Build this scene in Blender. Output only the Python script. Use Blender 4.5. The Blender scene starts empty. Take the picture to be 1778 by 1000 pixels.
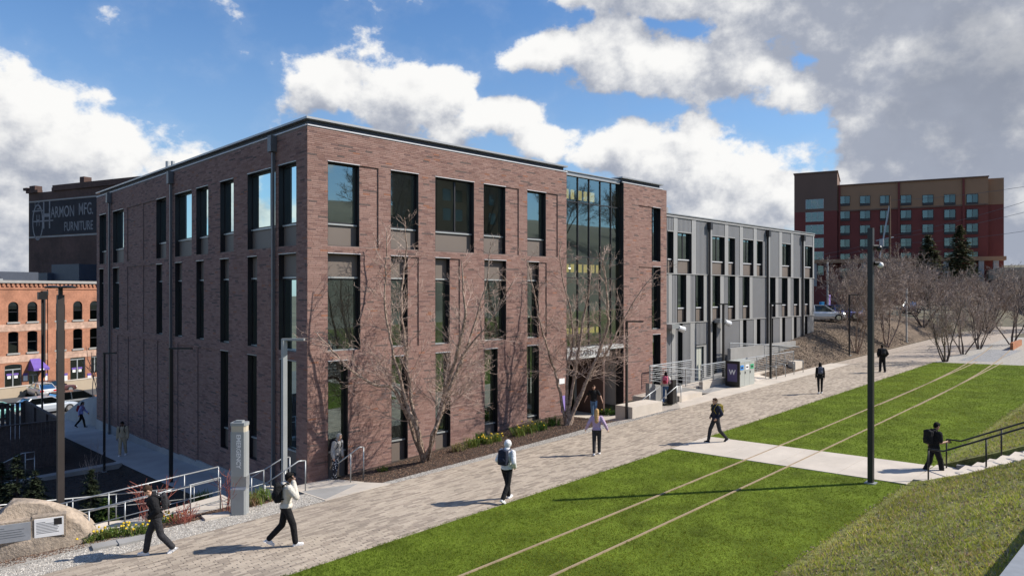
import bpy, math, random
import numpy as np
from mathutils import Vector, Matrix, Euler

random.seed(7)
RNG = np.random.default_rng(11)
S = bpy.context.scene
COL = S.collection
PI = math.pi
rad = math.radians

# ------------------------------------------------------------------ camera
# world: X runs along the sunny brick facade, Y along the shaded one, origin = foot of their common corner
CAM = Vector((-12.32, -22.97, 6.93))
RT = Vector((.713, -.702, 0)); FW = Vector((.702, .713, 0))
cam_d = bpy.data.cameras.new('camera'); cam = bpy.data.objects.new('camera', cam_d); COL.objects.link(cam)
cam.location = CAM
cam.rotation_euler = (rad(90), 0, -math.atan2(.702, .713))
cam_d.sensor_width = 36.0; cam_d.lens = 36.0 * 1212 / 1778
cam_d.shift_y = 6.0 / 1778
cam_d.clip_start = .1; cam_d.clip_end = 6000
S.camera = cam

# ------------------------------------------------------------------ sky, sun, exposure
SUN_H = (RT * .998 + FW * .055).normalized()
SUN_EL = rad(40)
SUN_AZ = math.atan2(SUN_H.x, SUN_H.y)          # clockwise from +Y
sun_d = bpy.data.lights.new('sun', 'SUN'); sun_d.energy = 5.0; sun_d.angle = rad(.53); sun_d.color = (1, .93, .82)
sun = bpy.data.objects.new('sun', sun_d); COL.objects.link(sun)
sdir = Vector((SUN_H.x * math.cos(SUN_EL), SUN_H.y * math.cos(SUN_EL), math.sin(SUN_EL)))
sun.rotation_euler = (-sdir).to_track_quat('-Z', 'Y').to_euler()
S.view_settings.view_transform = 'Standard'; S.view_settings.look = 'None'
S.view_settings.exposure = 0.45; S.view_settings.gamma = 1.0
S.view_settings.use_curve_mapping = False
S.cycles.use_denoising = True
S.cycles.max_bounces = 8; S.cycles.transparent_max_bounces = 12
S.cycles.caustics_reflective = False; S.cycles.caustics_refractive = False
S.cycles.sample_clamp_indirect = 6.0

W = bpy.data.worlds.new('World'); S.world = W; W.use_nodes = True
wt = W.node_tree; wt.nodes.clear()

class NT:
    """small wrapper for writing node trees"""
    def __init__(s, tree): s.t = tree
    def n(s, kind, **kw):
        nd = s.t.nodes.new(kind)
        for k, v in kw.items(): setattr(nd, k, v)
        return nd
    def l(s, a, b): s.t.links.new(a, b)
    def put(s, sock, v):
        if hasattr(v, 'is_output'): s.l(v, sock)
        else: sock.default_value = v
    def m(s, op, a, b=None, c=None, clamp=False):
        nd = s.n('ShaderNodeMath', operation=op, use_clamp=clamp)
        s.put(nd.inputs[0], a)
        if b is not None: s.put(nd.inputs[1], b)
        if c is not None: s.put(nd.inputs[2], c)
        return nd.outputs[0]
    def vm(s, op, a, b=None):
        nd = s.n('ShaderNodeVectorMath', operation=op)
        s.put(nd.inputs[0], a)
        if b is not None: s.put(nd.inputs[1], b)
        return nd.outputs['Value'] if op in ('DOT_PRODUCT', 'LENGTH') else nd.outputs[0]
    def scale(s, a, f):
        nd = s.n('ShaderNodeVectorMath', operation='SCALE'); s.put(nd.inputs[0], a); s.put(nd.inputs[3], f); return nd.outputs[0]
    def mix(s, f, a, b, blend='MIX'):
        nd = s.n('ShaderNodeMix', data_type='RGBA', blend_type=blend)
        s.put(nd.inputs[0], f); s.put(nd.inputs[6], a); s.put(nd.inputs[7], b)
        return nd.outputs[2]
    def noise(s, vec, scale, detail=4, rough=.5, dist=0.0, out=0):
        nd = s.n('ShaderNodeTexNoise'); s.put(nd.inputs['Vector'], vec)
        nd.inputs['Scale'].default_value = scale; nd.inputs['Detail'].default_value = detail
        nd.inputs['Roughness'].default_value = rough; nd.inputs['Distortion'].default_value = dist
        return nd.outputs[out]
    def ss(s, x, a, b):
        nd = s.n('ShaderNodeMapRange', interpolation_type='SMOOTHSTEP')
        s.put(nd.inputs[0], x); s.put(nd.inputs[1], a); s.put(nd.inputs[2], b)
        return nd.outputs[0]
    def lin(s, x, a, b, c, d):
        nd = s.n('ShaderNodeMapRange'); s.put(nd.inputs[0], x)
        for i, v in enumerate((a, b, c, d)): s.put(nd.inputs[1 + i], v)
        return nd.outputs[0]
    def ramp(s, f, stops):
        nd = s.n('ShaderNodeValToRGB'); e = nd.color_ramp.elements
        while len(e) < len(stops): e.new(.5)
        for i, (p, c) in enumerate(stops):
            e[i].position = p; e[i].color = (*c, 1)
        s.put(nd.inputs[0], f); return nd.outputs[0]

# cumulus banks as (azimuth deg from the view axis, elevation deg, half width, half height, strength); the sky
# between and all round carries looser scattered cumulus from plain noise
VIEW_AZ = math.degrees(math.atan2(FW.x, FW.y))
BANKS = [(-36, 8.8, 8, 4.2, 1.1), (-33.5, 12.0, 3.2, 1.9, .8), (-29, 7.4, 5.5, 3.0, .95), (-40, 3.5, 9, 4.2, .95), (-23.5, 9.3, 2.8, .9, .5), (-29, 3.0, 9, 2.2, .75), (-20.5, 10.2, 2.4, .7, .4),
         (-14, 16.0, 4.0, 2.2, 1.0), (-8.8, 15.2, 4.2, 3.0, 1.05), (-4.5, 16.8, 2.3, 1.7, .85), (-6.5, 12.6, 5, 1.8, .85), (-.8, 13.9, 3.6, 1.8, .85), (2.8, 12.3, 2.6, 1.4, .8),
         (2.8, 19.2, 2.1, 1.5, .9), (7.5, 18.4, 3.6, 2.0, 1.0), (13, 17.0, 4.6, 2.2, 1.0), (19, 17.8, 5, 2.9, 1.05), (14, 23.4, 9, 2.8, 1.0), (22, 14.8, 4.5, 1.5, .85), (22, 22, 6, 4, 1.2),
         (9.3, 11.2, 3.6, 1.7, .9), (14.5, 9.8, 5.0, 2.8, 1.1), (19, 7.6, 5, 3.4, 1.05), (8, 7.4, 3.5, 1.2, .6),
         (34, 15, 7.5, 10, 2.3), (29, 22, 8, 5, 1.9), (42, 8, 9, 9, 1.9), (27, 5.5, 3.5, 3, .85), (52, 14, 10, 10, 1.3), (-54, 8, 9, 5, .9)]

def build_sky():
    g = bpy.data.node_groups.new('cloud_field', 'ShaderNodeTree')
    g.interface.new_socket('Vector', in_out='INPUT', socket_type='NodeSocketVector')
    g.interface.new_socket('Value', in_out='OUTPUT', socket_type='NodeSocketFloat')
    q = NT(g); gi = q.n('NodeGroupInput'); go = q.n('NodeGroupOutput')
    v = q.vm('NORMALIZE', gi.outputs[0])
    sp = q.n('ShaderNodeSeparateXYZ'); q.l(v, sp.inputs[0])
    az = q.m('MULTIPLY', q.m('ARCTAN2', q.vm('DOT_PRODUCT', v, tuple(RT)), q.vm('DOT_PRODUCT', v, tuple(FW))), 180 / PI)
    el = q.m('MULTIPLY', q.m('ARCSINE', sp.outputs[2]), 180 / PI)
    w1 = q.n('ShaderNodeTexNoise'); q.l(v, w1.inputs['Vector']); w1.inputs['Scale'].default_value = 7; w1.inputs['Detail'].default_value = 3
    ws = q.n('ShaderNodeSeparateColor'); q.l(w1.outputs['Color'], ws.inputs[0])
    azw = q.m('ADD', az, q.m('MULTIPLY', q.m('SUBTRACT', ws.outputs[0], .5), 7.0))
    elw = q.m('ADD', el, q.m('MULTIPLY', q.m('SUBTRACT', ws.outputs[1], .5), 4.5))
    tot = None
    for (a, e, ra, re, st) in BANKS:
        dx = q.m('MULTIPLY', q.m('SUBTRACT', azw, float(a)), 1.0 / ra)
        dy = q.m('MULTIPLY', q.m('SUBTRACT', elw, float(e)), 1.0 / re)
        r2 = q.m('MULTIPLY_ADD', dx, dx, q.m('MULTIPLY', dy, dy))
        b = q.m('MULTIPLY', q.m('MAXIMUM', q.m('SUBTRACT', 1.0, q.m('MULTIPLY', r2, .5)), -.4), st)
        tot = b if tot is None else q.m('SMOOTH_MAX', tot, b, .25)
    far = q.m('MULTIPLY', q.m('SUBTRACT', q.noise(v, 2.6, 2, .5), .56), 6.0)
    away = q.ss(q.m('ABSOLUTE', az), 48.0, 70.0)
    high = q.ss(el, 27.0, 36.0)
    tot = q.m('MAXIMUM', tot, q.m('SUBTRACT', far, q.m('MULTIPLY', q.m('SUBTRACT', 1.0, q.m('MAXIMUM', away, high)), 2.0)))
    st = q.n('ShaderNodeCombineXYZ'); q.l(sp.outputs[0], st.inputs[0]); q.l(sp.outputs[1], st.inputs[1])
    q.l(q.m('MULTIPLY', sp.outputs[2], 1.35), st.inputs[2])
    f1 = q.m('SUBTRACT', q.noise(st.outputs[0], 13, 8, .58, .0), .5)
    r = q.m('ADD', tot, q.m('MULTIPLY', f1, 2.7))
    q.l(r, go.inputs[0])

    k = NT(wt)
    out = k.n('ShaderNodeOutputWorld'); bg = k.n('ShaderNodeBackground'); bg.inputs['Strength'].default_value = 1.0
    sky = k.n('ShaderNodeTexSky', sky_type='NISHITA', sun_disc=False); sky.sun_elevation = SUN_EL; sky.sun_rotation = SUN_AZ
    sky.altitude = 50; sky.air_density = 1.25; sky.dust_density = .25; sky.ozone_density = 2.2
    tc = k.n('ShaderNodeTexCoord'); d = k.vm('NORMALIZE', tc.outputs['Generated'])
    dz = k.n('ShaderNodeSeparateXYZ'); k.l(d, dz.inputs[0])
    def field(vec):
        gn = k.n('ShaderNodeGroup'); gn.node_tree = g; k.l(vec, gn.inputs[0]); return gn.outputs[0]
    c0 = field(d)
    off = tuple(Vector((SUN_H.x * .5, SUN_H.y * .5, .9)).normalized() * .045)
    c1 = field(k.vm('ADD', d, off))
    dens = k.ss(c0, .17, .56)
    thin = k.m('MULTIPLY', k.ss(c0, -.25, .35), .06)
    dens = k.m('MAXIMUM', dens, thin)
    # towards the sun thinner -> sunlit; towards the sun thicker -> shaded grey side
    puff = k.m('SUBTRACT', k.noise(d, 34, 4, .6), .5)
    lit = k.ss(k.m('ADD', k.m('ADD', k.m('SUBTRACT', c0, c1), k.m('MULTIPLY', puff, .9)), k.m('MULTIPLY', k.m('SUBTRACT', c0, 1.0), -.36)), -.62, .72)
    thick = k.m('MULTIPLY', k.ss(c0, 1.0, 2.6), k.lin(k.noise(d, 5.5, 4, .55), .35, .65, .35, 1.0))
    cw = k.mix(lit, (.36, .395, .48, 1), (.96, .955, .94, 1))
    cw = k.mix(k.m('MULTIPLY', thick, .72), cw, (.255, .285, .355, 1))
    cl = k.n('ShaderNodeVectorMath', operation='SCALE'); k.l(cw, cl.inputs[0]); cl.inputs[3].default_value = .74
    sk = k.n('ShaderNodeVectorMath', operation='SCALE'); k.l(sky.outputs[0], sk.inputs[0]); sk.inputs[3].default_value = .088
    hz = k.ss(dz.outputs[2], .42, -.02)
    tinted = k.mix(1.0, sk.outputs[0], (.62, .88, 1.19, 1), 'MULTIPLY')
    base = k.mix(k.m('MULTIPLY', hz, .45), tinted, (.36, .46, .585, 1))
    fin = k.mix(dens, base, cl.outputs[0])
    k.l(fin, bg.inputs['Color']); k.l(bg.outputs[0], out.inputs['Surface'])
build_sky()
W.cycles.sampling_method = 'NONE'

# ------------------------------------------------------------------ pixels of the photograph to places
def ray(px, py):
    a = (px - 889) / 1212; b = (506 - py) / 1212
    v = RT * a + FW; return Vector((v.x, v.y, b))
def at(px, py, d): return CAM + ray(px, py) * d
def RF(px, py, Y=0.0):
    r = ray(px, py); return CAM + r * ((Y - CAM.y) / r.y)
def LF(px, py, X=0.0):
    r = ray(px, py); return CAM + r * ((X - CAM.x) / r.x)
def RX(px, Y=0.0): return RF(px, 506, Y).x
def LY(px, X=0.0): return LF(px, 506, X).y
def c2w(xc, d, z=0.0):
    v = CAM + RT * xc + FW * d; return Vector((v.x, v.y, z))

# ------------------------------------------------------------------ terrain
def lerp(a, b, t): return a + (b - a) * t
def sst(x, a, b):
    t = min(1, max(0, (x - a) / (b - a))); return t * t * (3 - 2 * t)
def pw(x, pts):
    if x <= pts[0][0]: return pts[0][1]
    for (a, b), (c, d) in zip(pts, pts[1:]):
        if x <= c: return lerp(b, d, (x - a) / (c - a))
    return pts[-1][1]
def PL(X, Y): return .527 + .024 * X - .03 * Y
def Pc(X, Y): return .527 + .024 * min(75, max(-40, X)) - .03 * max(-16.5, min(-2, Y))
BASE = [(-1.5, -.05), (0, 0), (3.9, .2), (8.5, .51), (11.5, .8), (13.7, .82), (14.3, .3), (18.6, .3), (19.2, .95), (23, .9), (30.5, 1.15), (31.3, 1.9), (35, 2.5), (45, 3.65), (55, 3.75), (90, 3.9)]
WALK = [(-1.8, .25), (0, .05), (3.6, -.85), (8, -1.1), (27, -1.77), (34, -2.2)]
def low(Y):
    return pw(Y, [(2, -1.15), (8, -1.3), (27, -1.85), (34, -2.3), (50, -3.45), (85, -5.4), (120, -6)])
def H(X, Y):
    n = .0
    if Y < -16.5:
        e = -16.5 - Y
        z = Pc(X, -16.5) + .42 * max(0, min(e - .15, 6.4)) + .12 * max(0, min(e - 6.6, 14)) * .1
        z += .28 * max(0, min(e - 16, 75)) * sst(e, 16, 30)
        n = .07 * math.sin(X * .9 + Y * 1.7) * math.sin(X * .37 - Y * .6) * sst(e, .3, 2) * (1 - sst(e, 12, 16))
        if 10.84 < X < 13.36 and e < 8:              # the stair is cut into the bank
            return Pc(X, -16.5) + .50 * max(0, min(e - .95, 6.2)) - .26
        return z + n
    if Y <= -4: return Pc(X, Y)
    zw = low(Y)
    if X < -1.5:
        t = sst(Y, -2.6, 2.6)
        z = lerp(Pc(X, Y), zw, t)
        if X > -2.4: z = lerp(z, pw(Y, WALK) if Y > -1.8 else z, 1)
        return z
    if X < .26 and Y > -1.8:
        return lerp(pw(Y, WALK), zw, sst(Y, 30, 36))
    if X < 23.3 or Y < 0:
        if Y < 0:
            k = sst(X, 30.5, 33)
            y0 = lerp(-4, -2.6, sst(X, 19, 24))
            return lerp(Pc(X, Y), pw(X, BASE), max(0, (Y - y0) / (0 - y0)))
        return lerp(pw(X, BASE), zw, sst(Y, 28, 40))
    z = pw(X, BASE) + min(.5, .12 * max(0, Y - .3)) * sst(X, 44, 48)
    if X < 44: z = lerp(z, zw, sst(Y, 20, 60))
    else: z = lerp(z, min(z, 4.5), sst(Y, 20, 80))
    z += 16 * sst(X, 190, 420)
    return z

# ------------------------------------------------------------------ materials
MAT = {}
def newmat(name):
    m = bpy.data.materials.new(name); m.use_nodes = True; m.node_tree.nodes.clear()
    k = NT(m.node_tree); o = k.n('ShaderNodeOutputMaterial'); b = k.n('ShaderNodeBsdfPrincipled')
    k.l(b.outputs[0], o.inputs[0]); MAT[name] = m
    return m, k, b, o
def posn(k): return k.n('ShaderNodeNewGeometry').outputs['Position']
def c4(c): return (*c, 1) if len(c) == 3 else c
def mk(name, col, rough=.7, metal=0.0, var=.12, scale=2.0, bump=0.0, bscale=30.0, spec=.5, col2=None, detail=5, bdist=.02, fine=0.0, fscale=60, coat=0.0):
    m, k, b, o = newmat(name)
    p = posn(k)
    f = k.noise(p, scale, detail, .6)
    f = k.lin(f, .3, .7, 0.0, 1.0)
    a = tuple(max(0, v * (1 - var)) for v in col); c = col2 if col2 else tuple(min(1, v * (1 + var)) for v in col)
    cc = k.mix(f, c4(a), c4(c))
    if fine:
        g = k.lin(k.noise(p, fscale, 3, .6), .25, .75, 1 - fine, 1 + fine)
        cc = k.mix(1.0, cc, g, 'MULTIPLY')
    k.l(cc, b.inputs['Base Color'])
    b.inputs['Roughness'].default_value = rough; b.inputs['Metallic'].default_value = metal
    b.inputs['Specular IOR Level'].default_value = spec
    if coat: b.inputs['Coat Weight'].default_value = coat; b.inputs['Coat Roughness'].default_value = .06
    if bump:
        bn = k.n('ShaderNodeBump'); bn.inputs['Strength'].default_value = bump; bn.inputs['Distance'].default_value = bdist
        k.l(k.noise(p, bscale, 5, .65), bn.inputs['Height']); k.l(bn.outputs[0], b.inputs['Normal'])
    return m
def mk_attr(name, attr='tint', rough=.8, fine=.15, fscale=25, bump=.3, bscale=60, spec=.3, objcol=False, trans=0.0, wear=0.0):
    """colour from a per-piece attribute (or the object's own colour) with fine grain on top"""
    m, k, b, o = newmat(name); p = posn(k)
    if objcol: src = k.n('ShaderNodeObjectInfo').outputs['Color']
    else:
        a = k.n('ShaderNodeAttribute'); a.attribute_name = attr; src = a.outputs['Color']
    g = k.lin(k.noise(p, fscale, 4, .6), .25, .75, 1 - fine, 1 + fine)
    c = k.mix(1.0, src, g, 'MULTIPLY')
    if wear:
        g2 = k.lin(k.noise(p, .55, 5, .6), .3, .7, 1 - wear, 1 + wear); c = k.mix(1.0, c, g2, 'MULTIPLY')
    k.l(c, b.inputs['Base Color']); b.inputs['Roughness'].default_value = rough; b.inputs['Specular IOR Level'].default_value = spec
    if bump:
        bn = k.n('ShaderNodeBump'); bn.inputs['Strength'].default_value = bump; bn.inputs['Distance'].default_value = .01
        k.l(k.noise(p, bscale, 4, .6), bn.inputs['Height']); k.l(bn.outputs[0], b.inputs['Normal'])
    if trans:
        t = k.n('ShaderNodeBsdfTranslucent'); k.l(c, t.inputs[0]); mx = k.n('ShaderNodeMixShader'); mx.inputs[0].default_value = trans
        k.l(b.outputs[0], mx.inputs[1]); k.l(t.outputs[0], mx.inputs[2]); k.l(mx.outputs[0], o.inputs[0])
    return m
def mk_glass(name, tint=(.30, .38, .36), refl=(.66, .82, .82), ior=2.0, wav=.0, base=.0):
    m = bpy.data.materials.new(name); m.use_nodes = True; m.node_tree.nodes.clear(); MAT[name] = m
    k = NT(m.node_tree); o = k.n('ShaderNodeOutputMaterial')
    t = k.n('ShaderNodeBsdfTransparent'); t.inputs[0].default_value = c4(tint)
    g = k.n('ShaderNodeBsdfGlossy'); g.inputs['Color'].default_value = c4(refl); g.inputs['Roughness'].default_value = .015
    fr = k.n('ShaderNodeFresnel'); fr.inputs[0].default_value = ior
    if wav:
        bn = k.n('ShaderNodeBump'); bn.inputs['Strength'].default_value = wav; bn.inputs['Distance'].default_value = .02
        k.l(k.noise(posn(k), .8, 1, .5), bn.inputs['Height']); k.l(bn.outputs[0], g.inputs['Normal'])
    mx = k.n('ShaderNodeMixShader'); k.l(k.m('MAXIMUM', fr.outputs[0], base), mx.inputs[0]); k.l(t.outputs[0], mx.inputs[1]); k.l(g.outputs[0], mx.inputs[2])
    k.l(mx.outputs[0], o.inputs[0]); return m
def mk_emit(name, col, st):
    m, k, b, o = newmat(name); b.inputs['Base Color'].default_value = c4(col); b.inputs['Emission Color'].default_value = c4(col); b.inputs['Emission Strength'].default_value = st; return m

mk_attr('brick', rough=.85, fine=.22, fscale=30, bump=.5, bscale=70, wear=.10)
mk_attr('brick_piece', rough=.85, fine=.22, fscale=30, bump=.5, bscale=70, objcol=True, wear=.10)
mk_attr('paver', rough=.9, fine=.14, fscale=35, bump=.4, bscale=90, wear=.10)
mk_attr('paver_piece', rough=.9, fine=.14, fscale=35, bump=.4, bscale=90, objcol=True, wear=.10)
mk_attr('leaf', rough=.7, fine=.1, bump=0, trans=.35, spec=.08)
mk_attr('needle', rough=.7, fine=.1, bump=0, trans=.15)
mk_attr('stone_bits', rough=.9, fine=.15, bump=.2)
mk('mortar', (.20, .152, .138), .95, var=.15, scale=3, bump=.4, bscale=80)
mk('dark_metal', (.016, .015, .018), .42, var=.15, spec=.5)
mk('pole_black', (.014, .014, .015), .45, var=.2)
mk('pole_brown', (.035, .028, .026), .5, var=.2)
mk('pole_grey', (.33, .35, .36), .45, metal=.3, var=.06)
mk('galv', (.33, .345, .36), .45, metal=.6, var=.10, scale=6)
mk('steel_light', (.66, .67, .68), .35, metal=.35, var=.06)
mk('eave_metal', (.34, .345, .35), .4, metal=.5, var=.06, scale=1)
mk('eave_dark', (.05, .06, .085), .5, var=.1)
mk('trim_white', (.50, .51, .54), .5, var=.05)
mk('spandrel', (.150, .122, .105), .5, var=.05, scale=.8)
mk('sill_metal', (.42, .44, .44), .4, metal=.4, var=.06)
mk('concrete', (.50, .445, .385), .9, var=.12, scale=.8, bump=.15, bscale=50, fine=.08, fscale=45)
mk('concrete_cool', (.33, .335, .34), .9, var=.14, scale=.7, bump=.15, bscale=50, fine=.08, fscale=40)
mk('concrete_dark', (.26, .255, .25), .9, var=.15, scale=.9, bump=.15, bscale=50, fine=.08)
mk('asphalt', (.075, .073, .072), .95, var=.2, scale=.6, fine=.2, fscale=50)
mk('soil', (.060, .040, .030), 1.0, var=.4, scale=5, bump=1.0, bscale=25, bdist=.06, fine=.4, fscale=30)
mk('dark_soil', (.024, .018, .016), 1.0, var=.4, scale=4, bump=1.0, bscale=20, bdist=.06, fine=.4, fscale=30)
mk('mulch_slope', (.13, .095, .068), 1.0, var=.45, scale=2.2, bump=1.0, bscale=14, bdist=.08, fine=.4, fscale=22)
mk('gravel_bed', (.36, .335, .30), .95, var=.2, scale=6, bump=1.0, bscale=45, bdist=.03, fine=.35, fscale=28)
mk('ballast', (.27, .27, .275), .95, var=.25, scale=3, bump=1.0, bscale=20, bdist=.05, fine=.35, fscale=18)
mk('grass_base', (.108, .150, .017), .95, spec=.1, var=.38, scale=.9, bump=.9, bscale=22, bdist=.05, fine=.30, fscale=14)
mk('bank_base', (.19, .195, .055), 1.0, var=.45, scale=1.3, bump=1.0, bscale=12, bdist=.08, fine=.5, fscale=9)
mk('far_ground', (.10, .09, .06), 1.0, var=.4, scale=.05, fine=.2, fscale=1)
mk('rail_rust', (.28, .17, .10), .7, var=.25, scale=3, metal=.1)
mk('strip_tan', (.30, .225, .145), .8, var=.15, scale=2)
mk('wood_dark', (.058, .044, .043), .8, var=.35, scale=3, fine=.3, fscale=12)
mk('wood_pole', (.13, .08, .05), .9, var=.3, scale=4)
mk('bark', (.20, .125, .09), .95, var=.45, scale=7, col2=(.52, .40, .32), bump=1.0, bscale=22, bdist=.03, fine=.3, fscale=14)
mk('twig', (.30, .205, .165), .9, var=.3, scale=2, col2=(.50, .385, .33))
mk('twig_far', (.27, .205, .165), .9, var=.3, scale=.8, col2=(.40, .32, .27))
mk('red_twig', (.30, .09, .065), .8, var=.3, scale=5)
mk('pipe_grey', (.13, .135, .145), .45, metal=.3, var=.06)
mk('bin_sign', (.085, .07, .17), .5, var=.05)
mk('rock', (.30, .25, .205), .92, var=.40, scale=1.6, col2=(.46, .37, .29), bump=.8, bscale=14, bdist=.05, fine=.28, fscale=10, detail=8)
mk('orange_brick', (.34, .155, .095), .92, var=.28, scale=.7, fine=.18, fscale=5, detail=8)
mk('orange_brick_pale', (.45, .30, .23), .92, var=.3, scale=1.1, fine=.2, fscale=3, detail=8)
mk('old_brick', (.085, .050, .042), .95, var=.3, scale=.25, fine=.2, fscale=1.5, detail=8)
mk('stone_trim', (.30, .29, .28), .85, var=.1)
mk('wing_room', (.085, .125, .11), .9, var=.4, scale=.8)
mk('hotel_red', (.155, .036, .030), .85, var=.10, scale=.3, fine=.06, fscale=3)
mk('hotel_tan', (.29, .17, .10), .85, var=.06, scale=.3)
mk('hotel_brown', (.145, .088, .066), .85, var=.06, scale=.3)
mk('sign_paint', (.22, .22, .235), .9, var=.25, scale=1.2, fine=.3, fscale=6)
mk('sign_black', (.025, .024, .030), .9, var=.3, scale=.6)
mk('white_paint', (.78, .78, .78), .5, var=.03)
mk('purple', (.13, .075, .33), .7, var=.1)
mk('purple_light', (.26, .19, .50), .7, var=.08)
mk('blue_sticker', (.03, .22, .60), .5, var=.05)
mk('green_sticker', (.03, .33, .15), .5, var=.05)
mk('bin_grey', (.37, .39, .37), .45, var=.05, metal=.1)
mk('black_plastic', (.012, .012, .013), .35, var=.1)
mk('plaque_grey', (.32, .34, .38), .4, var=.12, scale=3, metal=.2)
mk('plaque_white', (.78, .78, .80), .4, var=.03)
mk('ink', (.10, .11, .13), .6, var=.1)
mk('beacon', (.50, .45, .36), .3, var=.05)
mk('panel_grey', (.235, .235, .245), .45, metal=.15, var=.05, scale=.5)
mk('panel_light', (.315, .312, .312), .45, metal=.15, var=.04, scale=.5)
mk('door_putty', (.42, .43, .38), .5, var=.04)
mk('roof_grey', (.30, .30, .31), .8, var=.1)
mk('interior', (.40, .39, .36), .9, var=.1, scale=.5)
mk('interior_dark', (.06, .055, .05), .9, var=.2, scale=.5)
mk_emit('baffle_yellow_glow', (.85, .62, .20), .55)  # glow put into the yellow panels, as if lit from behind
mk('rubber', (.015, .015, .016), .8, var=.1)
mk('chrome', (.7, .7, .72), .25, metal=.9, var=.03)
mk('tail_red', (.5, .02, .02), .25, var=.05)
mk('lamp_clear', (.75, .75, .75), .2, var=.03)
mk('rust_steel', (.33, .13, .06), .85, var=.3, scale=3)
mk('tent_tan', (.38, .31, .23), .85, var=.05)
mk('copper_green', (.12, .15, .14), .7, var=.2)
mk('wire', (.10, .10, .11), .6, var=.05)
mk('yellow_flower', (.62, .42, .02), .6, var=.15, scale=20)
mk('blue_sign', (.03, .30, .62), .5, var=.05)
mk_emit('ceiling_and_fill_lamp', (1, .96, .88), 6.0)
mk_glass('glass', tint=(.36, .47, .43), ior=1.8, wav=.03, base=.36)
mk_glass('glass_curtain', tint=(.66, .76, .72), ior=1.7, wav=.03, base=.34)
mk_glass('glass_far', tint=(.10, .12, .13), ior=2.2, wav=.0)
mk_glass('glass_far_blue', tint=(.25, .32, .36), ior=2.6, wav=.0)
mk_glass('glass_car', tint=(.12, .14, .14), ior=1.7)

# ------------------------------------------------------------------ mesh building
class MB:
    def __init__(s): s.v = []; s.f = []; s.c = []
    def add(s, vs, fs, col=None):
        o = len(s.v); s.v.extend(vs); s.f.extend([tuple(i + o for i in f) for f in fs])
        if col is not None: s.c.extend([col] * len(vs))
        return s
    def box(s, x0, x1, y0, y1, z0, z1, col=None):
        if x0 > x1: x0, x1 = x1, x0
        if y0 > y1: y0, y1 = y1, y0
        if z0 > z1: z0, z1 = z1, z0
        return s.add([(x0, y0, z0), (x1, y0, z0), (x1, y1, z0), (x0, y1, z0), (x0, y0, z1), (x1, y0, z1), (x1, y1, z1), (x0, y1, z1)],
                     [(0, 3, 2, 1), (4, 5, 6, 7), (0, 1, 5, 4), (1, 2, 6, 5), (2, 3, 7, 6), (3, 0, 4, 7)], col)
    def cbox(s, c, h, rot=None, col=None):
        """box about c with half sizes h, rotated by matrix"""
        m = rot or Matrix.Identity(3); vs = []
        for z in (-1, 1):
            for (x, y) in ((-1, -1), (1, -1), (1, 1), (-1, 1)):
                p = m @ Vector((x * h[0], y * h[1], z * h[2])) + Vector(c); vs.append(tuple(p))
        return s.add(vs, [(0, 3, 2, 1), (4, 5, 6, 7), (0, 1, 5, 4), (1, 2, 6, 5), (2, 3, 7, 6), (3, 0, 4, 7)], col)
    def quad(s, a, b, c, d, col=None): return s.add([tuple(a), tuple(b), tuple(c), tuple(d)], [(0, 1, 2, 3)], col)
    def prism(s, poly, h, axis='z', base=0.0, col=None):
        n = len(poly)
        def P(p, t):
            if axis == 'z': return (p[0], p[1], base + t)
            if axis == 'y': return (p[0], base + t, p[1])
            return (base + t, p[0], p[1])
        vs = [P(p, 0) for p in poly] + [P(p, h) for p in poly]
        fs = [tuple(range(n - 1, -1, -1)), tuple(range(n, 2 * n))] + [(i, (i + 1) % n, n + (i + 1) % n, n + i) for i in range(n)]
        return s.add(vs, fs, col)
    def tube(s, pts, rads, n=8, cap=True, col=None):
        pts = [Vector(p) for p in pts]
        if not hasattr(rads, '__len__'): rads = [rads] * len(pts)
        vs = []; fs = []; up = None
        for i, p in enumerate(pts):
            d = (pts[min(i + 1, len(pts) - 1)] - pts[max(i - 1, 0)])
            if d.length < 1e-9: d = Vector((0, 0, 1))
            d.normalize()
            if up is None: up = d.orthogonal().normalized()
            else:
                up = up - d * up.dot(d)
                up = up.normalized() if up.length > 1e-6 else d.orthogonal().normalized()
            w = d.cross(up)
            for j in range(n):
                a = 2 * PI * j / n
                vs.append(tuple(p + (up * math.cos(a) + w * math.sin(a)) * rads[i]))
        for i in range(len(pts) - 1):
            for j in range(n):
                fs.append((i * n + j, i * n + (j + 1) % n, (i + 1) * n + (j + 1) % n, (i + 1) * n + j))
        if cap:
            fs.append(tuple(range(n - 1, -1, -1))); fs.append(tuple((len(pts) - 1) * n + j for j in range(n)))
        return s.add(vs, fs, col)
    def ball(s, c, r, nu=12, nv=8, col=None, rot=None):
        if not hasattr(r, '__len__'): r = (r, r, r)
        m = rot or Matrix.Identity(3); vs = []; c = Vector(c)
        for i in range(nv + 1):
            t = PI * i / nv
            for j in range(nu):
                a = 2 * PI * j / nu
                vs.append(tuple(c + m @ Vector((r[0] * math.sin(t) * math.cos(a), r[1] * math.sin(t) * math.sin(a), -r[2] * math.cos(t)))))
        fs = [(i * nu + j, i * nu + (j + 1) % nu, (i + 1) * nu + (j + 1) % nu, (i + 1) * nu + j) for i in range(nv) for j in range(nu)]
        return s.add(vs, fs, col)
    def build(s, name, mat, parent=None, smooth=False, **kw):
        me = bpy.data.meshes.new(name)
        off = base_of(parent)
        me.from_pydata([(v[0] - off[0], v[1] - off[1], v[2] - off[2]) for v in s.v] if parent else s.v, [], s.f)
        if s.c:
            at_ = me.attributes.new('tint', 'FLOAT_COLOR', 'POINT')
            at_.data.foreach_set('color', np.array([(*c[:3], 1.0) for c in s.c], dtype=np.float32).ravel())
        return finish(me, name, mat, parent, smooth, **kw)
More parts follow.
